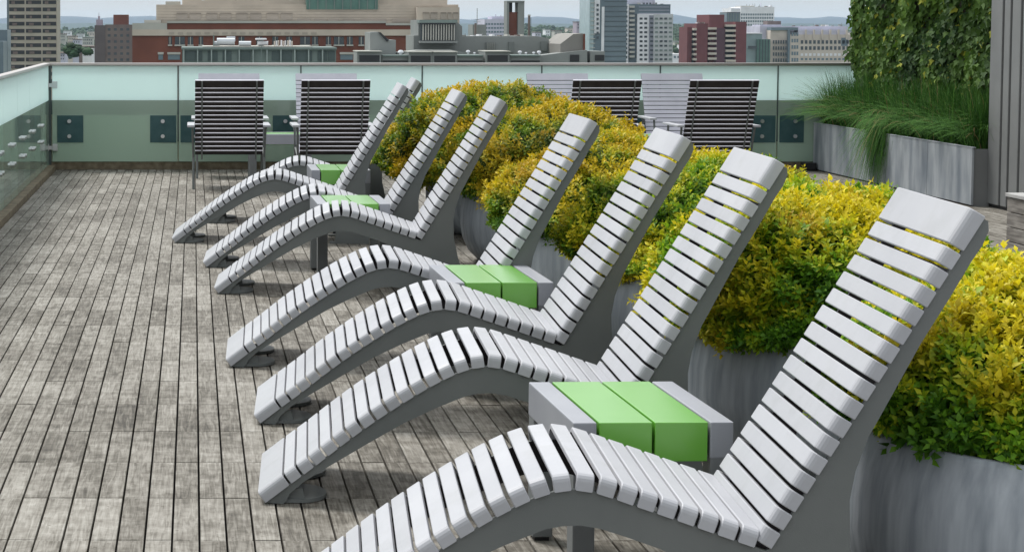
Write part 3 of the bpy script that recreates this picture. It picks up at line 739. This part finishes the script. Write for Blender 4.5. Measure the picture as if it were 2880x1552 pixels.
BR2 = mat2('brown_brick', (.13, .10, .095), (.17, .135, .12)); RD2 = mat2('maroon_brick', (.13, .04, .045), (.16, .05, .055)); SAND = mat2('sand_cladding', (.46, .41, .36)); GTW = mat2('tower_glass', (.10, .14, .17), (.14, .19, .22), .3, .05)
GGL = mat2('green_glass', (.06, .14, .12), (.09, .18, .15), .3, .3); PINK = mat2('plum_cladding', (.30, .26, .31))
GZ = -60
class Bld:
    """a building whose front stands at distance Y; positions given as photo coordinates"""
    def __init__(s, name, label, Y, u0, u1, cat='building', group=None):
        a = at(u0, 100, Y); b = at(u1, 100, Y); s.Y = Y; s.root = empty(name, ((a.x+b.x)/2, Y, GZ), label, cat, group)
    def blk(s, name, mat, u0, v0, u1, v1=None, dy=0, dep=12, **kw):
        a = at(u0, v0, s.Y); b = at(u1, v0 if v1 is None else v1, s.Y)
        z0 = GZ if v1 is None else b.z
        return MB().box(a.x, b.x, s.Y+dy, s.Y+dy+dep, z0, a.z).build(name, mat, s.root, **kw)
    def win(s, mat, rects, name='window', dy=-.12, dep=.5):
        cache = {}
        for (u0, v0, u1, v1) in rects:
            a = at(u0, v0, s.Y); b = at(u1, v1, s.Y); w, h = round(b.x-a.x, 2), round(a.z-b.z, 2)
            if (w, h) not in cache: cache[w, h] = MB().box(-w/2, w/2, 0, dep, -h/2, h/2).mesh(name, mat)
            inst(name, cache[w, h], s.root, Vector(((a.x+b.x)/2, s.Y+dy, (a.z+b.z)/2))-s.root.location)
def z1(x, y): return x/1.789, y/1.789                        # crops used while measuring
def z2(x, y): return 960+x/3.481, y/3.481
def z3(x, y): return 1600+x/3.031, y/3.031
# beige balcony tower
b = Bld('apartment_tower', 'beige concrete apartment tower with dark balconies, far left', 836, 22, 160)
b.blk('wall', BE, 24, -120, 160, None, 0, 20); b.blk('side_wall', GTW, 18, -100, 24, None, 1, 16)
for k in range(-6, 12):
    y0 = 2+k*20.1
    for (a, c) in ((26, 69), (73, 116), (120, 158)):
        b.win(DRK, [(a, y0, c, y0+10.5)], 'balcony_recess'); b.win(BR2, [(a+6+(k*7) % 9, y0+3, a+16+(k*5) % 9, y0+10.3)], 'balcony_screen', -.3, .3)
b = Bld('office_block', 'dark blue office block cut off by the left edge', 600, -40, 8); b.blk('wall', GTW, -60, 117, 9, None); b.blk('wall', GTW, -80, 85, 3, None, 20)
# brown slab with brick penthouse
b = Bld('brown_tower', 'brown brick tower with a red penthouse on its roof', 1000, 268, 372)
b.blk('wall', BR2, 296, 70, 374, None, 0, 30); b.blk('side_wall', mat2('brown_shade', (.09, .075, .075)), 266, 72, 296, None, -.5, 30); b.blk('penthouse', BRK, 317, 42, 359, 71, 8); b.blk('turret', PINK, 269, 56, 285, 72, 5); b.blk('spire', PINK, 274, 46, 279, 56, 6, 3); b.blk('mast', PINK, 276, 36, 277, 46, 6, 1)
for r in range(6):
    for c in range(4): b.win(GLS, [(303+c*17.5, 80+r*17, 311+c*17.5, 87+r*17)])
for r in range(6): b.win(DRK, [(273, 84+r*17, 277, 92+r*17), (283, 84+r*17, 287, 92+r*17)])
# hotel
b = Bld('hotel', 'large hotel with beige stone upper floors over red brick', 430, 372, 1313)
b.blk('upper_wall', BEL, 436, 12, 1313, 70, 14, 40); b.blk('upper_wall', BEL, 511, -60, 1288, 12, 18, 40); b.blk('penthouse', PAL, 462, 2, 505, 12, 20, 10)
b.blk('green_glazing', GGL, 872, -60, 1079, 26, 13.6, 10)
for k in range(9): b.blk('glazing_bar', GRG, 880+k*24, -40, 882+k*24, 26, 13.3, .5)
b.blk('brick_wall', BRK, 372, 100, 1191, None, 0, 50)
b.blk('coping', PAL, 372, 66, 470, 84, -.3, 20); b.blk('coping', PAL, 470, 60, 1085, 66, -.3, 20); b.blk('coping', PAL, 1085, 66, 1204, 72, -.3, 20); b.blk('roof_edge', PAL, 404, 57, 450, 66, 5, 9)
b.blk('brick_band', BRK, 470, 66, 1085, 84, 0, 20); b.blk('brick_band', BRK, 1085, 72, 1202, 84, 0, 20)
b.blk('stone_band', BEL, 372, 84, 1202, 101, -.4, 20)
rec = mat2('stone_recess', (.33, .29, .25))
R2 = []
for x0, x1 in ((885, 943), (952, 1013), (1040, 1098), (1110, 1170), (1196, 1255), (1268, 1326), (1353, 1415), (1427, 1488)): R2.append((*z1(x0, 66), *z1(x1, 101)))
for x0, x1 in ((2160, 2192), (2200, 2235), (2252, 2280), (2288, 2306), (2316, 2342)): R2.append((*z1(x0, 62), *z1(x1, 98)))
b.blk('stone_wall', BEL, 1190, 20, 1313, 70, 12, 2)
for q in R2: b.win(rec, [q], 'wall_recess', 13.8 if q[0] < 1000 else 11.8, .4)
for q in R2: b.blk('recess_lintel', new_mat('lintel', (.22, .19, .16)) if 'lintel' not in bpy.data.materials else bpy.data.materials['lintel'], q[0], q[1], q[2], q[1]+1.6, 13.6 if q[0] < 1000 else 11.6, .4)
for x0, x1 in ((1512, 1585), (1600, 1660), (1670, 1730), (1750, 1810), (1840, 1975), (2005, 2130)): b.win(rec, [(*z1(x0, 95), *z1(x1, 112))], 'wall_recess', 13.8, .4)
for k in range(6): b.blk('stone_course', rec, 436, 16+k*8, 1313, 16.7+k*8, 13.9 if k else 13.8, .1)
for k in range(17): b.win(rec, [(475+k*25, 91, 490+k*25, 97)], 'vent_panel', -.5)
for x0, x1 in ((847, 865), (880, 930), (945, 972), (1000, 1022), (1200, 1230), (1290, 1320), (1370, 1400), (1440, 1470), (1510, 1560), (1570, 1600), (1640, 1665), (1680, 1730), (1745, 1775), (1805, 1830), (1845, 1872)):
    b.win(GLS, [(*z1(x0, 186), *z1(x1, 226))], 'window', -.1); b.win(PAL, [(*z1(x0-2, 226), *z1(x1+2, 233))], 'sill', -.5); b.win(PAL, [(z1((x0+x1)/2-2, 0)[0], 104, z1((x0+x1)/2+1, 0)[0], 126)], 'mullion', -.3)
for x0, x1 in ((797, 820), (845, 905), (1712, 1775)): b.win(GLL, [(*z1(x0, 276), *z1(x1, 302))]); b.win(PAL, [(*z1(x0-3, 264), *z1(x1+3, 275))], 'lintel', -.4)
# grey-green plant room
b = Bld('plant_room', 'grey-green metal rooftop plant room with louvre panels and ducts', 330, 510, 947)
b.blk('wall', GRG, 512, 140, 945, 235, 0, 14); b.blk('roof', PAL, 570, 131, 880, 134, 1, 12); b.blk('wall', GRG, 580, 134, 835, 140, .5, 13); b.blk('eave', GRG, 510, 134, 947, 140, -.6, 15)
lvv = mat2('louvre_screen', (.07, .095, .095))
for x0, x1 in ((930, 1018), (1045, 1095), (1120, 1165), (1198, 1260), (1367, 1468), (1492, 1570), (1598, 1645), (1650, 1685)): b.win(lvv, [(*z1(x0, 258), *z1(x1, 308))], 'louvre_screen')
for k in range(11): b.blk('mullion', mat2('metal_pale', (.27, .32, .31)) if 'metal_pale' not in bpy.data.materials else bpy.data.materials['metal_pale'], 515+k*39, 138, 518.5+k*39, 178, -.5, .3)
DUC = new_mat('duct_metal', (.5, .53, .56), .4, .3)
def duct(u0, v0, u1, v1, n='duct', mat=DUC, dy=4):
    a, c = at(u0, v0, b.Y+dy), at(u1, v1, b.Y+dy); r_ = abs(a.z-c.z)/2
    MB().tube([(a.x, b.Y+dy, (a.z+c.z)/2), (c.x, b.Y+dy, (a.z+c.z)/2)], r_, 10).build(n, mat, b.root, smooth=False)
duct(610, 107, 660, 128); duct(600, 116, 618, 130); duct(672, 116, 706, 131); duct(724, 116, 754, 128, mat=WHT); b.blk('fan_housing', WHT, 722, 109, 752, 113, 3, 4); b.blk('fan_stem', GRY, 730, 113, 744, 131, 4, 3)
for k in range(9): b.blk('flue', WHT if k % 2 else SAND, 773+k*6.4, 117-(k*5) % 4, 776.5+k*6.4, 131, 3+(k % 3), 1)
b.blk('duct', DUC, 640, 104, 664, 118, 6, 4); b.blk('pipe', GRG, 600, 100, 603, 131, 3, 1); b.blk('pipe', GRG, 734, 128, 735.5, 165, -1, .2)
# grey rooftop complex
b = Bld('grey_building', 'long grey rendered building with sloping roofs and a glazed rooftop box', 260, 1004, 1665)
def poly(name, mat, pts, dy, dep):
    Pq = [at(u, v, b.Y) for u, v in pts]; return MB().prism([(p.x, p.z) for p in Pq], 'y', b.Y+dy, b.Y+dy+dep).build(name, mat, b.root)
DG = mat2('grey_pane', (.15, .165, .16))  # darker grey for the window panes
poly('gable_wall', GRY, [(1048, 200), (1048, 92), (1073, 91), (1104, 114), (1122, 114), (1122, 200)], 4, 8)
poly('stair_hatch', DRK, [(1071, 92), (1078, 92), (1102, 115), (1096, 119)], 3.7, .2)
poly('rear_wall', GRY, [(1192, 240), (1192, 102), (1206, 102), (1206, 56), (1313, 56), (1335, 76), (1335, 104), (1555, 104), (1590, 110), (1590, 240)], 12, 10)
poly('gable_wall', mat2('grey_warm', (.20, .195, .18)), [(1588, 240), (1588, 125), (1625, 97), (1650, 95), (1658, 100), (1658, 240)], 3, 12)
poly('side_strip', BRK, [(1652, 96), (1657, 96), (1657, 240), (1652, 240)], 2.6, .3)
poly('ramp_roof', GRY, [(1130, 240), (1130, 150), (1192, 143), (1290, 143), (1330, 152), (1360, 160), (1360, 240)], 6, 4)
b.blk('glazed_box', GLS, 1211, 66, 1312, 119, 11, 1)
for k in range(13): b.blk('fin', PAL, 1215+k*7.6, 70, 1218+k*7.6, 116, 10.6, .3)
b.blk('box_eave', GRG, 1204, 56, 1315, 65, 10, 3); b.blk('box_base', GRY, 1206, 118, 1316, 124, 10, 3)
for x0, x1, y0, y1 in ((1545, 1640, 425, 500), (1778, 1828, 420, 530), (2105, 2172, 415, 512)): b.win(DG, [(*z2(x0, y0), *z2(x1, y1))], 'window', 11.7, .3)
for k in range(4): b.win(PAL, [(*z2(1562+k*21, 428), *z2(1565+k*21, 500))], 'mullion', 11.5, .1)
# dormer boxes with dark openings
dorm = [(155, 390, 505), (660, 890, 510), (890, 1130, 510), (1410, 1645, 505)]
poly('sloped_wall', GRY, [(1522, 240), (1522, 158), (1600, 148), (1658, 142), (1658, 240)], 1.5, 4)
for x0, x1, yt in dorm:
    u0, u1 = z2(x0, 0)[0], z2(x1, 0)[0]; v = yt/3.481
    b.blk('dormer', GRY, u0, v, u1, 240, 0, 6); b.win(DRK, [(u0+6, v+11, u1-5, v+29)], 'opening', -.15, .2); b.blk('eave', PAL, u0-1, v-1.2, u1+2, v+1.5, -.4, 7)
for x0, x1 in ((405, 660), (1140, 1395), (1660, 1955)):
    u0, u1 = z2(x0, 0)[0], z2(x1, 0)[0]; b.blk('low_roof', GRY, u0, 158, u1, 240, .6, 5); b.blk('opening', DRK, u0+2, 171, u1-2, 176, .4, .1); b.blk('parapet', GRG, u0, 155.5, u1, 159, .2, 6)
b.win(DRK, [(*z2(2260, 540), *z2(2348, 608))], 'opening', 1.3, .2)
for x, y, s in ((605, 520, 8), (1272, 515, 6), (1335, 528, 3.5), (1785, 520, 6), (1845, 527, 3.5), (1922, 525, 4), (1975, 520, 6)):
    u, v = z2(x, y); a = at(u, v, b.Y-1); k = s*b.Y/F_
    MB().lathe([(0, a.z+k*.9), (k*.7, a.z+k*.8), (k, a.z+k*.2), (k*1.05, a.z), (k*.6, a.z-k*.1), (k*.55, a.z-k*.9)], a.x, b.Y+2, 12).build('roof_vent', WHT, b.root)
b2 = Bld('grey_annex', 'small grey annex with a dark opening beside the glass tower', 262, 1660, 1700); b2.blk('wall', GRY, 1660, 145, 1701, None, 0, 6); b2.win(DRK, [(*z3(222, 470), *z3(300, 520))], 'opening')
# background row
b = Bld('office_block', 'pale lavender office block left of the brick chimney', 1500, 1362, 1427)
b.blk('wall', LAV, 1363, 55, 1427, None, 0, 40); b.blk('roof_unit', LAV, 1386, 47, 1425, 55, 6, 20); b.blk('mast', LAV, 1397, 41, 1399, 47, 6, 2); b.blk('mast', LAV, 1412, 43, 1413, 47, 6, 2)
for r in range(6):
    for c in range(8): b.win(GLL, [(1365+c*8, 66+r*11, 1371+c*8, 71+r*11)])
b = Bld('chimney_tower', 'tall grey frame with a red brick chimney inside', 620, 1427, 1476)
b.blk('frame_wall', GRY, 1426, 4, 1432, None, 0, 6); b.blk('frame_wall', GRY, 1457, 4, 1475, None, 0, 6); b.blk('frame_head', GRY, 1426, 3, 1475, 8, -.2, 6.4); b.blk('chimney', BRK, 1432.3, 35, 1456, None, 1, 4); b.blk('dark_panel', DRK, 1432.3, 8, 1445, 35, 3, .4)
b = Bld('radio_mast', 'thin radio mast beside the lavender office block', 500, 1341, 1344, 'mast'); b.blk('pole', GRY, 1341.6, 24, 1343, None, 0, .3); b.blk('cross_arm', GRY, 1332, 62, 1352, 63, 0, .2); b.blk('cross_arm', GRY, 1336, 56, 1348, 57, 0, .2)
b = Bld('flue_stack', 'slim brown flue stack right of the chimney tower', 500, 1486, 1493, 'flue'); b.blk('pole', BR2, 1486, 46, 1491.5, None, 0, .6); b.blk('cap', PAL, 1485.5, 42, 1492, 46, -.1, .8); b.blk('ladder', GRG, 1493, 50, 1494, None, 0, .3)
b = Bld('low_shed', 'low grey roof building behind the radio mast', 700, 1332, 1366); b.blk('wall', GRY, 1330, 70, 1368, None); b.blk('chimney', BR2, 1333, 66, 1338, None, -2, 1)
# glass tower
b = Bld('glass_tower', 'dark glass tower rising out of the picture, left of the white tower', 1150, 1659, 1768)
b.blk('wall', GTW, 1672, -200, 1766, None, 0, 40); b.blk('corner_glazing', mat2('tower_glass_pale', (.28, .36, .38), rough=.2), 1660, -200, 1672, None, -1, 30)
for r in range(-4, 15): b.blk('floor_band', PAL, 1660, 8+r*12.6, 1672, 10+r*12.6, -1.5, .5)
for u0, u1 in ((1674, 1686), (1692, 1698)): b.blk('white_strip', WHT, u0, (-200 if u0 < 1680 else 20), u1, (95 if u0 < 1680 else 150), -.6, .4)
for r in range(8): b.win(GLS, [(1677, 12+r*13, 1683, 19+r*13)], 'window', -1)
for r in range(-2, 13): b.blk('floor_line', GLS, 1700, 4+r*14, 1765, 5.5+r*14, -.4, .2)
# white tower
b = Bld('white_tower', 'white apartment tower with rows of small dark windows', 1300, 1730, 1893)
b.blk('wall', WHT, 1730, 13, 1769, None, 0, 40); b.blk('penthouse', LAV, 1768, -5, 1857, 14, 15, 20); b.blk('dark_core', GTW, 1768, 12, 1795, None, 2, 40); b.blk('crown', GTW, 1785, 13, 1887, 41, 1.5, 38); b.blk('wall', WHT, 1793, 40, 1893, None, 0, 40)
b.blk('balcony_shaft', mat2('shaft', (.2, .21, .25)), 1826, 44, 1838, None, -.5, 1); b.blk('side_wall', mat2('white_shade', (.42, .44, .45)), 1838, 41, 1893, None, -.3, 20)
for r in range(12):
    v = 19+r*12.7
    for c in range(3 if r > 6 else 2): b.win(GLS, [(1747+c*11, v, 1753+c*11, v+6.5)])
    b.win(PAL, [(1770, v-2, 1784, v+4)], 'balcony', -1.2, 3)
    if v > 36:
        for c in range(2): b.win(GLS, [(1799+c*13, v+6, 1807+c*13, v+12)])
        b.win(GLS, [(1828, v+6, 1836, v+11)], 'window', -.8)
        for c in range(4): b.win(GLS if (r*c) % 3 else GRG, [(1842+c*13, v+6, 1850+c*13, v+11.5)], 'window', -.6)
for r in range(3): b.blk('crown_band', LAV, 1798, 20+r*9, 1884, 21.3+r*9, 1.2, .3)
for k in range(3): b.blk('roof_flue', GLS, 1820+k*9, 8, 1823+k*9, 13, 10, 2)
# maroon tower
b = Bld('brick_tower', 'maroon brick tower with stacked pale balconies', 1180, 1938, 2103)
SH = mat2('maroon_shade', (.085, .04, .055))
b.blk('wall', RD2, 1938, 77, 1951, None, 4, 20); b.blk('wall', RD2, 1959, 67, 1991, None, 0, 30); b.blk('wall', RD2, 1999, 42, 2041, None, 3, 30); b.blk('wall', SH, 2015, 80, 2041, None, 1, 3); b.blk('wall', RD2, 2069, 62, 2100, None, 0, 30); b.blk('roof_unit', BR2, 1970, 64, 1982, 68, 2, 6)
for u0, u1, vt in ((1951, 1959, 80), (1991, 2015, 78), (2041, 2069, 70)):
    b.blk('recess', DRK, u0, vt, u1, None, 6, 10)
    k = 0; v = vt
    while v < 172: b.win(SAND, [(u0, v, u1, v+6)], 'balcony', -.5, 7); v += 14.1
b = Bld('grey_glass_block', 'grey glass lift tower behind the maroon tower', 1500, 2044, 2082); b.blk('wall', GTW, 2044, 36, 2082, None, 0, 20); b.blk('cap', GLS, 2044, 35, 2082, 37, -.5, 20)
for k in range(5): b.blk('mullion', GRG, 2047+k*7.5, 38, 2048.5+k*7.5, 100, -.4, .3)
b = Bld('white_office', 'white office slab with punched windows behind the maroon tower', 1750, 2059, 2179)
b.blk('wall', WHT, 2084, 20, 2178, None, 0, 40); b.blk('wall', WHT, 2059, 24, 2090, None, 3, 30); b.blk('mast', LAV, 2147, 8, 2148, 20, 8, 1); b.blk('roof_unit', PAL, 2092, 17, 2130, 20, 8, 20)
for r in range(6):
    for c in range(14): b.win(GLL, [(2084+c*6.6, 39+r*9.6, 2088.4+c*6.6, 44.5+r*9.6)])
b = Bld('teal_glass_block', 'low teal glass block right of the maroon tower', 1250, 2103, 2168)
b.blk('wall', mat2('teal', (.2, .27, .28), rough=.3), 2102, 94, 2146, None, 2, 20); b.blk('cap', WHT, 2102, 93, 2146, 96, 1.5, 20); b.blk('wall', GGL, 2130, 111, 2167, None, 0, 20); b.win(GLS, [(2104, 130, 2128, 138)])
for k in range(4): b.blk('mullion', GLS, 2136+k*8, 112, 2137+k*8, 175, -.3, .2)
b = Bld('sand_office', 'long sand-coloured office building with square windows at the right', 1350, 2153, 2400)
b.blk('wall', LAV, 2152, 75, 2400, None, 12, 40); b.blk('wall', SAND, 2170, 82, 2218, None, 2, 20); b.blk('wall', SAND, 2218, 98, 2400, None, 0, 20); b.blk('roof_unit', BR2, 2182, 60, 2221, 72, 20, 10); b.blk('penthouse', LAV, 2155, 70, 2215, 82, 14, 20); b.blk('dark_pier', GTW, 2216, 85, 2222, None, -.5, 10); b.blk('top_glazing', GTW, 2170, 78, 2246, 86, 1, 10)
b.blk('glazed_storey', LAV, 2246, 86, 2385, 99, 1, 10)
for c in range(12):
    for r, (v0, v1) in enumerate(((114, 124), (131, 141), (151, 158), (164, 170))): b.win(GLS if r < 2 else (WHT if r == 2 else GLL), [(2252+c*11.7, v0, 2259+c*11.7, v1)])
for c in range(6):
    for r in range(4): b.win(GLS, [(2174+c*7, 114+r*17, 2178+c*7, 124+r*17)])
for c in range(3):
    for r in range(5): b.win(GLL, [(2226+c*7, 92+r*18, 2231+c*7, 102+r*18)])
for c in range(6): b.blk('fin', SAND, 2264+c*23, 84, 2268+c*23, 112, -.8, 1)
b.win(GTW, [(2366, 107, 2384, 130)])
b = Bld('white_shed', 'low white flat-roofed building between the white and maroon towers', 1500, 1890, 1938); b.blk('wall', WHT, 1888, 152, 1937, None, 0, 20); b.win(GLL, [(1895+k*10, 158, 1901+k*10, 164) for k in range(4)])
# small plant and masts on the big roofs
def clutter(Y, u0, u1, v, n, seed, nm, dy=8):
    q = random.Random(seed); b_ = Bld(nm[0], nm[1], Y, u0, u1, 'rooftop plant')
    for k in range(n):
        u = u0+(u1-u0)*(k+q.random()*.8)/n; w = 2+q.random()*7; h = 1.5+q.random()*4
        b_.blk('unit', q.choice([PAL, GRY, WHT, BR2]), u, v-h, u+w, v+.2, dy+q.random()*3, 3)
        if q.random() < .45: b_.blk('mast', GRY, u+w*.5, v-h-2-q.random()*5, u+w*.5+.7, v-h+.2, dy+.5, .5)
clutter(430, 560, 860, 0, 4, 1, ('roof_plant', 'small plant units high on the hotel roof, left of its green glazing'))
clutter(1750, 2094, 2176, 20, 7, 2, ('roof_plant', 'row of plant boxes and masts on the white office roof'))
clutter(1350, 2255, 2395, 75.5, 9, 3, ('roof_plant', 'plant boxes along the roof of the sand office'), 20)
clutter(260, 1345, 1540, 104, 8, 4, ('roof_plant', 'small vents along the long grey wall top'), 14)
clutter(1300, 1800, 1880, 13, 6, 5, ('roof_plant', 'units on the dark crown of the white tower'), 10)
clutter(1180, 1961, 1990, 67, 3, 6, ('roof_plant', 'units on the left shoulder of the maroon tower'), 6)
# small far buildings
fars = [(165, 97, 185, PAL, 2600, 'pale block'), (178, 88, 200, WHT, 3300, 'white block'), (190, 103, 215, SAND, 2400, 'sand block'), (215, 96, 236, WHT, 2900, 'white slab'), (205, 112, 228, LAV, 2100, 'lavender block'), (232, 106, 262, PAL, 2200, 'pale slab'),
        (222, 132, 264, BR2, 1100, 'brick house'), (232, 140, 258, WHT, 900, 'white house'), (162, 150, 184, LAV, 1200, 'lavender house'), (245, 90, 268, SAND, 3500, 'sand slab'),
        (1505, 92, 1522, LAV, 2600, 'lavender block'), (1534, 84, 1548, WHT, 3200, 'white block'), (1560, 88, 1580, PAL, 2800, 'pale block'), (1596, 80, 1612, SAND, 3600, 'sand block'), (1622, 63, 1655, PINK, 2500, 'plum block'),
        (1898, 118, 1915, PAL, 2300, 'pale block'), (1922, 126, 1936, WHT, 1900, 'white block'), (1918, 103, 1930, LAV, 3000, 'lavender block'), (1700, 140, 1722, PAL, 1500, 'pale block'), (2395, 92, 2440, SAND, 2400, 'sand block')]
WH = ['just right of the beige balcony tower', 'above the trees right of the beige tower', 'halfway between the beige and brown towers', 'low on the horizon left of the brown tower', 'on the wooded slope left of the brown tower', 'close to the left side of the brown tower',
      'beside the white house near the brown tower', 'low in front of the brick house by the brown tower', 'at the foot of the beige tower', 'tucked behind the left edge of the brown tower',
      'just right of the brown flue stack', 'second of the row right of the flue stack', 'in the middle of the trees beyond the grey roof', 'above the grey gable, among the trees', 'touching the left side of the glass tower',
      'just right of the white tower', 'touching the left side of the maroon tower', 'high among the trees left of the maroon tower', 'between the glass tower and the white tower', 'beside the ivy wall at the right end of the skyline']
for k, (u0, v, u1, mt, Y, nm) in enumerate(fars):
    b = Bld('far_building', 'faint %s far off, %s' % (nm, WH[k]), Y, u0, u1, group='faint far buildings among the trees')
    b.blk('wall', mt, u0, v, u1, None, 0, 25); b.blk('roof', GRY if k % 2 else BR2, u0-1, v-1.6, u1+1, v+.4, -1, 27)
    n = max(2, int((u1-u0)/6)); b.win(GLS, [(u0+3+c*(u1-u0-4)/n, v+5+r*9, u0+5.5+c*(u1-u0-4)/n, v+9+r*9) for c in range(n) for r in range(2)])
# far woods: crowns of leaf-size blobs, one mass
wood = MB()
ico = bmesh.new(); bmesh.ops.create_icosphere(ico, subdivisions=2, radius=1); ico.verts.index_update()
iv_, if_ = np.array([v.co[:] for v in ico.verts]), [[v.index for v in f.verts] for f in ico.faces]; ico.free()
WV, WF, WC = [], [], []; nvt = 0; g = np.random.default_rng(11)
def crown(u, v, Y, s):
    global nvt
    a = at(u, v, Y); k = s*Y/F_
    for q in range(5):
        off = np.array([g.normal()*k*.5, g.normal()*k*.4, -k*.5-g.random()*k*.9]); rr = k*(.45+.35*g.random())
        jit = 1+.22*g.normal(size=(len(iv_), 1))
        WV.append(iv_*rr*jit*np.array([1.1, 1.1, .85])+np.array(a)+off); WF.append(np.array(if_)+nvt); nvt += len(iv_)
        c = np.array([.025, .06, .025])*(.6+.7*g.random()); WC.append(np.repeat(c[None]*np.ones((1, 3)), len(if_), 0)*(.75+.5*g.random((len(if_), 1))))
for lo, hi, n, vt in ((-60, 20, 30, 96), (155, 275, 170, 86), (1330, 1670, 420, 80), (1885, 1945, 150, 78), (2380, 2500, 60, 86)):
    for _ in range(n):
        dpt = g.random(); Y = 1900+3000*(1-dpt)**1.3
        crown(lo+g.random()*(hi-lo), vt-8+70*dpt**1.3+g.normal()*3, Y, 5+7*dpt*g.random()+3*g.random())
for k in range(5): crown(196+g.normal()*9, 118+g.random()*14, 700, 17)
o = bpy.data.objects.new('far_woods', fast_mesh('far_woods', np.concatenate(WV), np.concatenate(WF), np.concatenate(WC), leaf_mat('wood_leaf', .1, .8))); C.objects.link(o); tag(o, 'hazy mass of trees filling the gaps between the far buildings', 'trees', kind='stuff')
# hills on the horizon
for Y, hgt, seed, mt in ((9000, 8, 1, (.02, .045, .05)), (16000, 54, 2, (.012, .03, .055))):  # bluish base colours carry part of the distance haze
    n = 400; vs = []; fs = []
    for i in range(n+1):
        x = -5000*(Y/9000)+i*(16000/n)*(Y/9000)
        hz = H+hgt*(Y/9000)*(.62+.55*noise.noise(Vector((i*.13, seed*9, 0)))+.22*noise.noise(Vector((i*.47, seed*5, 0)))+.06*noise.noise(Vector((i*1.9, seed*5, 0))))
        vs += [(x, Y, -70), (x, Y+300, hz*.7), (x, Y+900, hz), (x, Y+2500, -70)]
    for i in range(n):
        for k in range(3): fs.append((i*4+k, i*4+k+1, i*4+5+k, i*4+4+k))
    MB().add(vs, fs).build('hills', mat2('hill_%d' % seed, mt), kind='structure', smooth=True)
# haze
hz = MB().box(-16000, 26000, -20, 19500, -71.5, 118).mesh('haze', new_mat('haze_air'))
o = bpy.data.objects.new('haze', hz); C.objects.link(o); tag(o, kind='stuff')
m = hz.materials[0]; N, L_ = m.node_tree.nodes, m.node_tree.links; N.remove(N['Principled BSDF'])
vp = N.new('ShaderNodeVolumePrincipled'); vp.inputs['Color'].default_value = (.66, .82, 1.0, 1); vp.inputs['Density'].default_value = 2.8e-5; vp.inputs['Anisotropy'].default_value = .2
L_.new(vp.outputs[0], N['Material Output'].inputs['Volume'])
